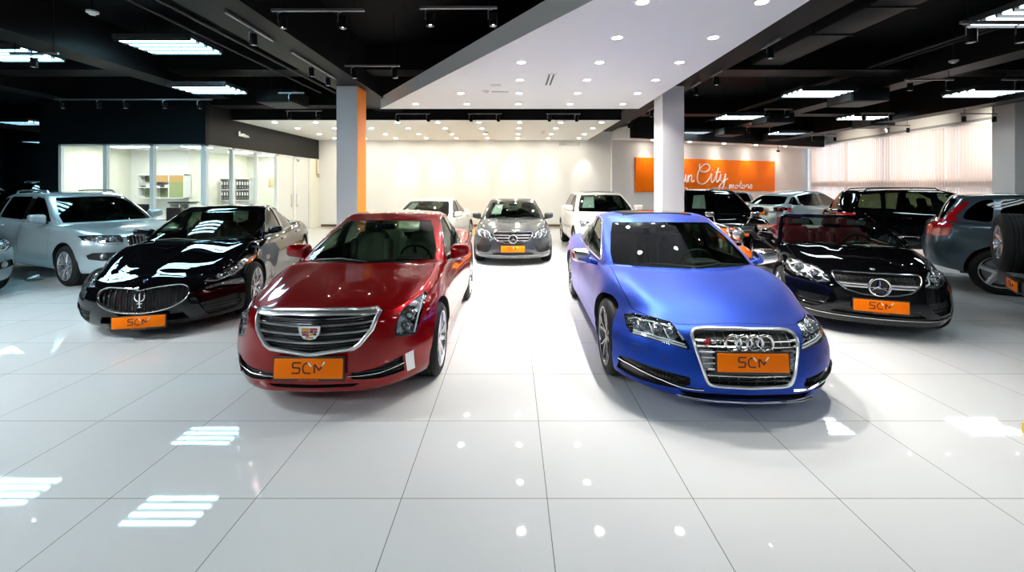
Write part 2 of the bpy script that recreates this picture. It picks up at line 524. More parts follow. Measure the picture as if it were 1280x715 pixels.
        return me
    def ribbon(s, m, pts, axis, w, h, off=0.0, closed=False, step=.05, n=6, target=None, mi=0):
        pts = dense(pts, step, closed); P = []; Nn = []
        for p in pts:
            a, b, d = s.proj(p, axis, target); P.append(a+d*off*0); Nn.append(b)
        N = len(P)
        sm = []
        for i in range(N):
            q = Vector((0,0,0))
            for j in (-1, 0, 1):
                k = (i+j) % N if closed else min(N-1, max(0, i+j))
                q += Nn[k]
            sm.append(q.normalized())
        vs = []; fs = []
        for i in range(N):
            a = P[(i-1) % N] if (closed or i > 0) else P[i]; b = P[(i+1) % N] if (closed or i < N-1) else P[i]
            t = (b-a); t = t.normalized() if t.length > 1e-9 else Vector((1,0,0))
            sd = sm[i].cross(t); sd = sd.normalized() if sd.length > 1e-6 else Vector((0,0,1))
            for k in range(n):
                an = 2*PI*(k+.5)/n
                vs.append(P[i]+sm[i]*off+sd*math.cos(an)*w/2+sm[i]*math.sin(an)*h/2)
        for i in range(N if closed else N-1):
            j = (i+1) % N
            for k in range(n): fs.append((i*n+k, i*n+(k+1) % n, j*n+(k+1) % n, j*n+k))
        if not closed:
            fs.append(tuple(range(n-1, -1, -1))); fs.append(tuple((N-1)*n+k for k in range(n)))
        m.add(vs, fs, mi)
        return m
    # ---- parts
    def part(s, name, mb, mats, parent=None, **k):
        return obj(name, mb, mats, parent or s.root, **k)
    def cut_prism(s, poly, axis, lo, hi): s.recess.prism(poly, axis, lo, hi, 1)
    def lamp(s, poly, side, depth=.07, hi=.8, inner=LAMPFC, name='headlamp', lens=(), strips=(), label=None, cover=GLASSC, axis='F', cutlo=-.6, bezel=None):
        """recessed lamp: reflector housing, projector lenses, light strips and a clear cover. poly on +x, mirrored for side -1"""
        P = poly if side > 0 else mirx(poly)
        if axis == 'F': s.recess.prism(P, 'Y', cutlo, hi, 1)
        elif axis == 'B': s.recess.prism(P, 'Y', s.L-hi, s.L+.6, 1)
        c = s.patch(P, axis, -.004, .005, .05)
        o = s.part(name, c, cover)
        if label: o['label'] = label
        hsg = s.patch(P, axis, -depth, .004, .06)
        s.part('lamp_housing', hsg, inner, o)
        if lens:
            for x, z, r in lens:
                lm = MB()
                h, n, d = s.proj((x*side, z), axis)
                q = h-d*(depth*.55) if axis in 'FB' else h-n*depth*.5
                M = Matrix.Translation(q) @ (d.to_track_quat('Z', 'Y').to_matrix().to_4x4())
                lm.lathe([(0, r*.55), (r*.45, r*.48), (r*.8, r*.2), (r*.86, 0), (r, .005), (r*1.05, .012), (r*1.22, .004), (r*1.25, -.05)], 20, 'Z', 0, M)
                s.part('projector_lens', lm, LEDG, o)
        if strips:
            sm = MB()
            for pts, w in strips:
                pp = [(x*side, z) for x, z in pts]
                s.ribbon(sm, pp, axis, w, .012, -depth*.35, step=.03)
            s.part('light_strip', sm, LEDW, o)
        return o
    def grille_bars(s, poly, zs, w=.012, h=.02, off=-.02, mi=0, m=None, xs=(), bow=0.0):
        """bars across an outline: horizontal at zs, vertical at xs"""
        m = m or MB(); n = len(poly)
        def span(c, ax):
            o = 1-ax; hits = []
            for i in range(n):
                a, b = poly[i], poly[(i+1) % n]
                if (a[ax]-c)*(b[ax]-c) < 0:
                    t = (c-a[ax])/(b[ax]-a[ax]); hits.append(a[o]+t*(b[o]-a[o]))
            return (min(hits), max(hits)) if len(hits) > 1 else None
        for z in zs:
            r = span(z, 1)
            if r:
                hw = max(abs(r[0]), abs(r[1]), .01)
                k = 12; pts = [(r[0]+(r[1]-r[0])*i/k, z+bow*((r[0]+(r[1]-r[0])*i/k)/hw)**2) for i in range(k+1)]
                s.ribbon(m, pts, 'F', w, h, off, step=.06, n=6, mi=mi)
        for x in xs:
            r = span(x, 0)
            if r: s.ribbon(m, [(x, r[0]), (x, r[1])], 'F', w, h, off, step=.06, n=6, mi=mi)
        return m
    def windows(s, ws, sides, rear=None, side_mat=None, ws_mat=None, frame=None, rear_mat=None, seal=TRIM):
        """ws/rear: (b, h0, h1); sides: list of outlines in (q, h)"""
        G = s.G
        s.glass_parts = []
        def face(q, bw, h0, h1, bt):
            pts = []
            for i in range(13):
                b = -bw+2*bw*i/12; v = s.sh(q, h0, b); pts.append((v.x, v.z))
            for i in range(13):
                b = bt-2*bt*i/12; v = s.sh(q, h1, b); pts.append((v.x, v.z))
            return chaikin(pts, 1, .25)
        if ws:
            P = face(0, ws[0], ws[1], ws[2], ws[3] if len(ws) > 3 else ws[0])
            ym = G['yB']+.35
            s.cuts.append(MB().prism(P, 'Y', -.3, ym, 1))
            s.glass_parts.append(('windscreen', s.patch(P, 'F', -.010, .005, .09, s.bvh_cab), ws_mat or GLASS, None))
            s.ws_poly = P
        if rear:
            P = face(1, rear[0], rear[1], rear[2], rear[3] if len(rear) > 3 else rear[0])
            s.cuts.append(MB().prism(P, 'Y', G['yC']-.3, s.L+.5, 1))
            s.glass_parts.append(('rear_window', s.patch(P, 'B', -.010, .005, .09, s.bvh_cab), rear_mat or side_mat or GLASSD, None))
        sp = MB(); s.side_polys = []
        for o in sides:
            P = chaikin(dense([(lambda v: (v.y, v.z))(s.at(p)) for p in o], .25), 2, .2)
            s.side_polys.append(P)
            sp.prism(P, 'X', -1.5, 1.5, 1)
        s.cuts.append(sp)
        fm = {1: MB(), -1: MB()}
        for P in s.side_polys:
            for ax, sg in (('L', 1), ('R', -1)):
                s.glass_parts.append(('side_window', s.patch(P, ax, -.012, .005, .12, s.bvh_cab), side_mat or GLASS, None))
        if len(s.side_polys) > 1 and G.get('pillar', True):
            a, b = s.side_polys[0], s.side_polys[1]
            for ax in 'LR':
                x0 = max(p[0] for p in a); x1 = min(p[0] for p in b)
                zlo = max(min(p[1] for p in a), min(p[1] for p in b))+.012
                P = [(x0-.03, zlo), (x1+.03, zlo), (x1+.045, max(p[1] for p in a)-.03), (x0-.0, max(p[1] for p in a)-.03)]
                s.glass_parts.append(('pillar_trim', s.patch(P, ax, .0015, .003, .1, s.bvh_cab), GLOSSBLK, None))
        if frame:
            P = chaikin(dense([(lambda v: (v.y, v.z))(s.at(p)) for p in frame], .25), 2, .2)
            for ax, sg in (('L', 1), ('R', -1)):
                s.ribbon(fm[sg], P, ax, .014, .012, .002, True, .08, 6, s.bvh_cab)
                s.part('window_trim', fm[sg], s.G.get('frame_mat', CHROME))
    def interior(s, seat=DARKIN, dash=DARKIN, ys=None, rear=True, wheel_side=1, floor=.36, rows=1):
        G = s.G; yA = G['yA']; zb = G['zb']; w = s.wb(.3)
        d = MB(); y0, y1 = yA+.22, yA+.72; zd = zb-.015
        def f(a, b, c):
            k = .8 if c < 0 else 1
            y = (y0+y1)/2+b*(y1-y0)/2
            return Vector((a*w*.86, y+.12*(a*a), (floor+.25+zd)/2+c*(zd-floor-.25)/2-.03*(b+1)*(c+1)/2))
        v, fc = rcube(.1, .25, .2, 6, 3, 3, f, (0, .5, 1)); d.add(v, fc)
        hx = .36*wheel_side
        def hood(a, b, c): return Vector((hx+a*.17, y1-.12+b*.13, zd-.02+c*.05*(1-.3*a*a)))
        v, fc = rcube(.4, .4, .5, 2, 2, 2, hood, (0, .5, 1)); d.add(v, fc)
        s.part('dashboard', d, dash)
        st = MB(); M = Matrix.Translation((hx, y1+.10, zd-.055)) @ Matrix.Rotation(R(-66), 4, 'X')
        pts = [M @ Vector((.185*math.cos(2*PI*k/28), .185*math.sin(2*PI*k/28), 0)) for k in range(28)]
        st.tube(pts, .016, 8, closed=True)
        for a in (R(200), R(-20), R(-90)):
            st.tube([M @ Vector((.03*math.cos(a), .03*math.sin(a), -.01)), M @ Vector((.18*math.cos(a), .18*math.sin(a), 0))], [.022, .014], 6)
        st.lathe([(0, .02), (.05, .015), (.07, 0), (.07, -.03), (.03, -.03), (.03, -.2), (0, -.2)], 16, 'Z', 0, M)
        s.part('steering_wheel', st, DARKIN)
        ys = ys or (yA+1.16)
        rows_y = [ys]+([ys+.82] if rear else [])
        for i, yy in enumerate(rows_y):
            if i: floor = floor-G.get('rear_drop', .06)
            for sx in (-.37, .37):
                m, hd = seat_mesh(.54)
                dz = floor-.08
                for mm in (m, hd): mm.v = [(x+sx, y+yy, z*G.get('seat_k', .93)+dz) for x, y, z in mm.v]
                o = s.part('seat', m, seat); s.part('headrest', hd, seat, o)
        mr = MB(); v = s.sh(0, .86, 0)
        def mf(a, b, c): return Vector((a*.115, v.y+.10+b*.014, v.z-.045+c*.033))
        vv, fc = rcube(.3, .5, .5, 3, 1, 2, mf, (0, .5, 1)); mr.add(vv, fc); mr.tube([(0, v.y+.10, v.z-.03), (0, v.y+.05, v.z+.02)], .01, 6)
        s.part('rear_view_mirror', mr, TRIM)
    def mirrors(s, mat_, x=None, y=None, z=None, sx=.11, sy=.08, sz=.088, foot=.07, low=None):
        G = s.G; y = y if y is not None else G['yA']+.52; z = z if z is not None else G['zb']+.06
        for sg in (-1, 1):
            xx = (x or s.wb(.15)+.14)*sg
            m = MB()
            def f(a, b, c):
                k = 1-.25*(1+a)/2
                return Vector((xx+sg*a*sx, y+b*sy*(1-.2*a)-.03*a, z+c*sz*k+.015*a))
            v, fc = rcube(.45, (.85, .25), .6, 4, 3, 3, f); m.add(v, fc)
            o = s.part('wing_mirror', m, mat_)
            gm = MB(); gm.prism([(xx+sg*a_*sx*.84, z+c_*sz*.72+.01*a_) for a_, c_ in ((-1,-.8),(-.9,.95),(.2,1),(.85,.7),(.95,0),(.8,-.6),(.2,-.9))], 'Y', y+sy*1.0, y+sy*1.13)
            s.part('mirror_glass', gm, MIRR, o)
            ft = MB(); ft.tube([(xx-sg*sx*.6, y, z-sz*.55), (xx-sg*(sx+foot), y+.01, z-sz*.75-.02)], [.03, .025], 8)
            s.part('mirror_foot', ft, low or TRIM, o)
    def plate_front(s, z, tilt=0.0, w=.52, h=.155, small=True, gap=.012, x=0):
        ys = [s.proj((xx, zz), 'F')[0].y for xx in (-.24, 0, .24) for zz in (z-h/2, z+h/2)]
        y = min(ys)-gap-.02
        o = scm_plate(s.root, (x, y, z), tilt, w, h, small)
        b = MB(); b.box(-w*.4, w*.4, .012, max(ys)-y+.01, -h*.4, h*.4)
        obj('plate_bracket', b, TRIM, o)
        return o
    def finish(s, hood=None, hood_z=.5, wheel_kw=None, cav=True, doors=True, arch=.045, seams=(), floor=.36, rear_lim=None, clad=None):
        B, G = s.B, s.G; me = s.solid; hwmax = max(B['hw'], key=lambda p: p[1])[1]
        if cav:
            yl = rear_lim or s.wheels[1]+.35
            def f(a, b, c):
                q = .035+.93*(a+1)/2; bb = b*.93
                top = s.roof(q)-G.get('crown', .035)*bb*bb-.045; z = floor+(c+1)/2*(top-floor)
                p = s.cab(q, bb, z)
                if z < G['zb']: p.x = p.x*(1-.03)
                lim = yl+max(0, z-(G['zb']-.12))*4
                p.y = min(p.y, lim)
                if z < G['zb']-.1: p.y = max(p.y, G['yA']+.1)
                return p
            v, fc = rcube(.06, .08, .1, 24, 10, 8, f)
            me = bop(me, MB().add(v, fc, 1).mesh('cav'))
        wl = MB()
        for ya in s.wheels:
            for sg in (-1, 1):
                M = Matrix.Translation((0, ya, s.Rt))
                x0, x1 = sg*(hwmax-.36), sg*(hwmax+.25)
                n = 40; rr = s.Rt+arch
                poly = [(ya+rr*math.cos(2*PI*k/n), s.Rt+.01+rr*math.sin(2*PI*k/n)) for k in range(n)]
                wl.prism(poly, 'X', min(x0, x1), max(x0, x1), 1)
        me = bop(me, wl.mesh('wl'))
        for c in s.cuts: me = bop(me, c.mesh('c'))
        if s.recess.v: me = bop(me, s.recess.mesh('r'))
        pieces = []
        def carve(nm, poly, axis, lo, hi, gap=.005):
            nonlocal me
            cx = sum(p[0] for p in poly)/len(poly); cy = sum(p[1] for p in poly)/len(poly)
            small = []
            n = len(poly)
            for i in range(n):       # inward offset by gap
                a, b, c = Vector(poly[i-1]), Vector(poly[i]), Vector(poly[(i+1) % n])
                t = (c-a).normalized(); nn = Vector((-t.y, t.x))
                if nn.dot(Vector((cx, cy))-b) < 0: nn = -nn
                small.append(tuple(b+nn*gap))
            pc = bop(me, MB().prism(small, axis, lo, hi, 1).mesh('s'), 'INTERSECT')
            me = bop(me, MB().prism(poly, axis, lo, hi, 1).mesh('b'))
            pieces.append((nm, pc))
            return pc
        if hood:
            carve('bonnet', chaikin(dense(hood, .3), 2, .2), 'Z', hood_z, 2.2)
        if doors:
            for P in s.door_polys:
                pts = chaikin(dense([s._dp(p) for p in P], .3), 2, .18)
                for lo, hi in ((.5, 1.6), (-1.6, -.5)): carve('door', pts, 'X', lo, hi, .004)
        s.part('body', me, [s.pm, TRIM], angle=30)
        drs = []
        for nm, pc in pieces:
            if len(pc.polygons):
                o = s.part(nm, pc, [s.pm, TRIM], angle=30)
                if nm == 'door': drs.append(o)
        for nm, gme, gm, lab in getattr(s, 'glass_parts', []):
            par = None
            if nm == 'side_window' and drs:
                c = sum((v.co for v in gme.vertices), Vector())/len(gme.vertices)
                for d in drs:
                    ys = [v.co.y for v in d.data.vertices]; xs = [v.co.x for v in d.data.vertices]
                    if min(ys) < c.y < max(ys) and sum(xs)*c.x > 0: par = d
            s.part(nm, gme, gm, par)
        for P, hz, hy in B.get('handles', []):
            pass
        for hy, hz in B.get('handle', []):
            for ax, sg in (('L', 1), ('R', -1)):
                h, n, d = s.proj((hy, hz), ax)
                m = MB()
                def f(a, b, c): return Vector((h.x+sg*(.022+.012*a-.02*b*b), hy+b*.11, hz+c*.016))
                v, fc = rcube(.5, .3, .5, 1, 4, 1, f, (0, .5, 1)); m.add(v, fc)
                par = None
                for dd in drs:
                    ys = [v_.co.y for v_ in dd.data.vertices]; xs = [v_.co.x for v_ in dd.data.vertices]
                    if min(ys) < hy < max(ys) and sum(xs)*sg > 0: par = dd
                s.part('door_handle', m, B.get('handle_mat', s.pm), par)
        if seams:
            m = MB()
            for ax, pts in seams: s.ribbon(m, pts, ax, .006, .004, 0, step=.06)
            s.part('panel_seam', m, TRIM)
        un = MB(); un.box(-hwmax*.72, hwmax*.72, .55, s.L-.5, B['zb'][0][1]+.03, B['zb'][0][1]+.10)
        s.part('underbody', un, TRIM)
        kw = dict(Rt=s.Rt); kw.update(wheel_kw or {})
        w0 = wheel(s.root, **kw); tw = kw.get('w', .235)
        first = True
        for ya in s.wheels:
            for sg in (-1, 1):
                o = w0 if first else copy_tree(w0, s.root)
                first = False
                o.location = (sg*(s.hw(ya)-tw/2-.012+B.get('wheel_out', 0)), ya, s.Rt)
                o.rotation_euler = (0, 0, 0 if sg > 0 else PI)
        return s.root
    def _dp(s, p):
        """door outline point: ('q', q, h) on the cabin side or a plain (y, z)"""
        if p[0] == 'q':
            v = s.sh(p[1], p[2]); return (v.y, v.z)
        if len(p) == 3:
            v = s.at(p[1:]); return (v.y, v.z)
        return (p[0], p[1])
LEDG = mat('projector_glass', (.35,.37,.4), .03, .7, coat=1)
def ring_logo(car, z, r=.058, n=4, gap=.051, t=.011, off=.03):
    m = MB()
    for i in range(n):
        cx = (i-(n-1)/2)*gap*1.55
        h, nn, d = car.proj((cx, z), 'F')
        m.tube([(cx+r*math.cos(2*PI*k/28), h.y-off+(.003 if i % 2 else 0), z+r*math.sin(2*PI*k/28)) for k in range(28)], t, 8, closed=True)
    return car.part('badge', m, CHROME)

def build_s7(name, label, loc, rz):
    pm = mat('matte_blue_wrap', (.012,.055,.38), .40, .7, 0, spec=.2)
    q = pm.node_tree.nodes['Principled BSDF']; q.inputs['Sheen Weight'].default_value = .18; q.inputs['Sheen Tint'].default_value = (1,.62,.72,1); q.inputs['Sheen Roughness'].default_value = .4
    B = dict(L=4.98, axles=(.93, 3.845), Rt=.348, ra=(.03, .05), rb=.085, rc=(.06, .24), Df=1.35,
        zt=[(0,.655),(.10,.69),(.45,.80),(.95,.89),(1.3,.935),(1.7,.955),(2.6,.955),(3.6,.985),(4.4,.985),(4.85,.955),(4.98,.93)],
        zb=[(0,.15),(.6,.15),(1.5,.17),(3.8,.17),(4.98,.24)],
        hw=[(0,.85),(.3,.905),(.93,.945),(1.8,.94),(2.6,.94),(3.8,.952),(4.5,.92),(4.98,.80)],
        sec=[(0,.94),(.10,.975),(.4,1.0),(.66,.99),(.86,.955),(1,.90)],
        sweep=[(0,0),(.42,.03),(.65,.11),(.85,.28),(1,.52)],
        prof=[(.12,.06),(.2,.03),(.35,0),(.5,.02),(.66,.07),(.72,.12)],
        tsweep=[(0,0),(.5,.05),(.8,.17),(1,.4)], tprof=[(.2,.08),(.5,0),(.9,.1)],
        wheel_out=-.015, flare=.016, ridge=[(.022,.80,.17,1.2,1.6)], lines=[(.70,.03,.008),(.40,.04,.008)],
        doors=[[(1.52,.33),(1.47,.6),(1.53,.95),('q',.05,.5),('y',2.30,.955),('y',2.72,.965),('y',2.70,.5),(2.68,.96),(2.66,.33)],
               [(2.675,.33),(2.695,.96),('y',2.715,.5),('y',2.735,.965),('y',3.45,.96),('y',3.75,.6),(3.72,1.0),(3.56,.78),(3.40,.5),(3.36,.33)]],
        handle=[(2.42,.80),(3.42,.83)])
    G = dict(yA=1.18, yB=2.02, yC=3.55, yD=4.78, zb=.93, roof=[(0,1.375),(.18,1.425),(.45,1.435),(.75,1.40),(1,1.33)],
        wb=[(0,.82),(.4,.83),(.7,.79),(1,.62)], wr=[(0,.665),(.4,.665),(1,.54)], swA=.30, swD=.25, bulA=.04, bulD=.06, crown=.03, rear_drop=.10)
    c = Car(name, label, loc, rz, B, G, pm, res=1.15)
    c.windows((.925, .03, .94, .90),
        [[('q',.055,.06),('q',.062,.5),('q',.105,.90),(2.66,.92),(2.62,.06)], [(2.72,.06),(2.76,.92),(3.30,.90),(3.75,.62),(3.98,.32),(3.86,.10)]],
        rear=(.8, .35, .92), side_mat=glass('s7_side_glass', (.55,.58,.5)), frame=[('q',.048,.03),('q',.052,.5),('q',.098,.94),(2.7,.955),(3.34,.94),(3.82,.64),(4.05,.30),(3.88,.06)])
    G_ = [(0,.672),(.34,.668),(.392,.64),(.385,.57),(.315,.315),(.275,.285),(0,.28)]
    gp = half(G_)
    c.cut_prism(gp, 'Y', -.5, .16)
    # single frame grille
    fr = c.part('grille', c.patch(gp, 'F', -.055, .004, .08), TRIM)
    m = MB(); c.ribbon(m, chaikin(gp, 2, .2), 'F', .026, .03, .004, True, .04, 8); c.part('grille_frame', m, CHROMEB, fr)
    m = MB(); c.grille_bars(gp, [.325,.365,.405,.445,.485,.525,.565,.605,.64], .02, .03, -.010, m=m)
    c.part('grille_slats', m, CHROME, fr)
    m = MB(); c.grille_bars(gp, [], .006, .02, -.04, m=m, xs=[x*.07 for x in range(-5, 6)]); c.part('grille_ribs', m, SATIN, fr)
    for sx in (-1, 1):
        m = MB()
        pp = [(.262,.545),(.352,.545),(.325,.405),(.262,.405)]
        pp = pp if sx > 0 else mirx(pp)
        me = c.patch(pp, 'F', -.012, .01, .06); m.add([tuple(v.co) for v in me.vertices], [tuple(p.vertices) for p in me.polygons])
        c.part('grille_side_panel', m, SATIN, fr)
    ring_logo(c, .602)
    # small red and chrome badge
    m = MB(); h, n, d = c.proj((-.27,.60), 'F'); y = h.y-.012
    flat_stroke(m, [(-.31,.588),(-.285,.588),(-.275,.612),(-.30,.612),(-.31,.588)], .014, .006, y, 1)
    flat_stroke(m, [(-.225,.612),(-.25,.612),(-.255,.601),(-.232,.60),(-.237,.588),(-.262,.588)], .006, .006, y)
    flat_stroke(m, [(-.212,.612),(-.182,.612),(-.20,.588)], .006, .006, y)
    c.part('model_badge', m, [CHROME, REDLENS])
    c.plate_front(.478, R(-4), h=.135, small=False)
    # headlamps
    H = [(.50,.685),(.425,.57),(.42,.528),(.55,.548),(.69,.556),(.785,.548),(.815,.585),(.805,.655),(.74,.683),(.62,.695)]
    for sg in (1, -1):
        c.lamp(H, sg, .06, .75, LAMPFC, lens=[(.70,.625,.036),(.60,.63,.034),(.52,.62,.028)],
               strips=[([(.44,.545),(.55,.562),(.69,.572),(.785,.565)], .016), ([(.45,.565),(.55,.58),(.69,.59),(.78,.583)], .012), ([(.50,.67),(.62,.68),(.74,.668),(.79,.645)], .010), ([(.455,.60),(.475,.65)], .02), ([(.555,.60),(.57,.66)], .012), ([(.655,.60),(.66,.665)], .010)])
    # lower intakes with mesh and bright blade
    I = [(.43,.335),(.6,.352),(.80,.36),(.875,.345),(.88,.22),(.80,.205),(.53,.222),(.42,.275)]
    for sg in (1, -1):
        P = I if sg > 0 else mirx(I)
        c.recess.prism(P, 'Y', -.5, .62, 1)
        o = c.part('air_intake', c.patch(P, 'F', -.05, .004, .07), TRIM)
        m = MB(); c.grille_bars(P, [.235,.255,.275,.295,.315,.335], .004, .01, -.035, m=m, xs=[sg*(.45+.025*k) for k in range(18)]); c.part('intake_mesh', m, GLOSSBLK, o)
        m = MB(); c.ribbon(m, [(sg*x, z) for x, z in ((.875,.325),(.8,.315),(.6,.275),(.48,.248),(.40,.246),(.33,.248))], 'F', .02, .03, .0, step=.04, n=8); c.part('intake_blade', m, CHROME, o)
    lip = [(-.50,.215),(.50,.215),(.44,.178),(-.44,.178)]
    c.cut_prism(lip, 'Y', -.5, .2)
    m = MB(); c.ribbon(m, [(x/10, .168+.014*(abs(x)/5)**3) for x in range(-5, 6)], 'F', .016, .04, .012, step=.05, n=8); c.part('chrome_lip', m, CHROME)
    c.interior(seat=mat('grey_leather', (.06,.065,.065), .5), rear=True, floor=.34)
    c.mirrors(CHROME, low=pm, x=1.03)
    # glass sunroof, wipers, parking sensors
    sr = [(-.43,2.36),(.43,2.36),(.45,3.1),(-.45,3.1)]
    o = c.part('sunroof', c.patch(chaikin(sr, 2, .12), 'T', .006, .006, .1), GLOSSBLK)
    m = MB(); m.bbox(-.43,.43,2.30,2.36,1.40,1.425,.01); c.part('sunroof_deflector', m, TRIM, o)
    wipers(c)
    seams = [('T', [(sg*x, y) for x, y in ((.40,.24),(.50,.22))]) for sg in (1,-1)]
    seams += [('F', [(sg*(.585+.024*math.cos(a*PI/6)), .435+.024*math.sin(a*PI/6)) for a in range(13)]) for sg in (1,-1)]
    seams += [('F', [(sg*x, z) for x, z in ((.70,.49),(.80,.485),(.80,.445),(.70,.45),(.70,.49))]) for sg in (1,-1)]
    r = c.finish(hood=[(-.42,.21),(.42,.21),(.60,.33),(.735,.55),(.775,.95),(.77,1.5),(.68,1.42),(.35,1.27),(0,1.215),(-.35,1.27),(-.68,1.42),(-.77,1.5),(-.775,.95),(-.735,.55),(-.60,.33)],
        hood_z=.60, wheel_kw=dict(Rt=.348, rim=.262, w=.255, n=5, style='twin', rm=RIMG), seams=seams)
    tail_simple(c, .80, .66)
    return r

def wipers(c):
    m = MB()
    for a, b in (((-.55,.03),(.02,.02)), ((.05,.035),(.60,.02))):
        pts = []
        for i in range(7):
            t = i/6; x = a[0]+(b[0]-a[0])*t
            zz = c.sh(0, .035+.05*(1-abs(2*t-1)), x/c.wb(0)); h, n, d = c.proj((x, zz.z), 'F', c.bvh_cab)
            pts.append(h+n*.012)
        m.tube(pts, .008, 6)
    c.part('wiper', m, TRIM)
def tail_simple(c, z, x0, hgt=.10, w=.28):
    for sg in (1, -1):
        P = [(x0-w, z-hgt/2), (x0, z-hgt*.6), (x0+.06, z+hgt*.2), (x0, z+hgt/2), (x0-w, z+hgt*.4)]
        P = P if sg > 0 else mirx(P)
        c.part('tail_lamp', c.patch(P, 'B', .006, .012, .06), REDLENS)
def mesh_add(m, me, mi=0): m.add([tuple(v.co) for v in me.vertices], [tuple(p.vertices) for p in me.polygons], mi); return m
def star_logo(c, z, r=.09, off=.03, x=0):
    m = MB(); ys = [c.proj((x+dx, z+dz), 'F')[0].y for dx in (-r, 0, r) for dz in (-r, 0, r)]
    y = min(ys)-.006
    m.tube([(x+r*math.cos(2*PI*k/32), y, z+r*math.sin(2*PI*k/32)) for k in range(32)], r*.13, 8, closed=True)
    for k in range(3):
        a = PI/2+2*PI*k/3; ca, sa = math.cos(a), math.sin(a)
        P = [(x+ca*r*.97, z+sa*r*.97)]
        for s_ in (PI/3, -PI/3):
            pass
        q1 = (x+r*.16*math.cos(a+PI/3), z+r*.16*math.sin(a+PI/3)); q2 = (x+r*.16*math.cos(a-PI/3), z+r*.16*math.sin(a-PI/3))
        m.add([(P[0][0], y, P[0][1]), (q1[0], y, q1[1]), (x, y-.012, z), (q2[0], y, q2[1]), (x, y+.01, z)], [(0,1,2), (0,2,3), (0,4,1), (0,3,4), (1,4,2), (2,4,3)])
    d = MB(); d.lathe([(0, y+.02), (r*.95, y+.02), (r*.95, y+.028), (0, y+.028)], 28, 'Y', 0, Matrix.Translation((x, 0, z)))
    o = c.part('badge', m, CHROME, angle=20); c.part('badge_disc', d, GLOSSBLK, o)
    return o

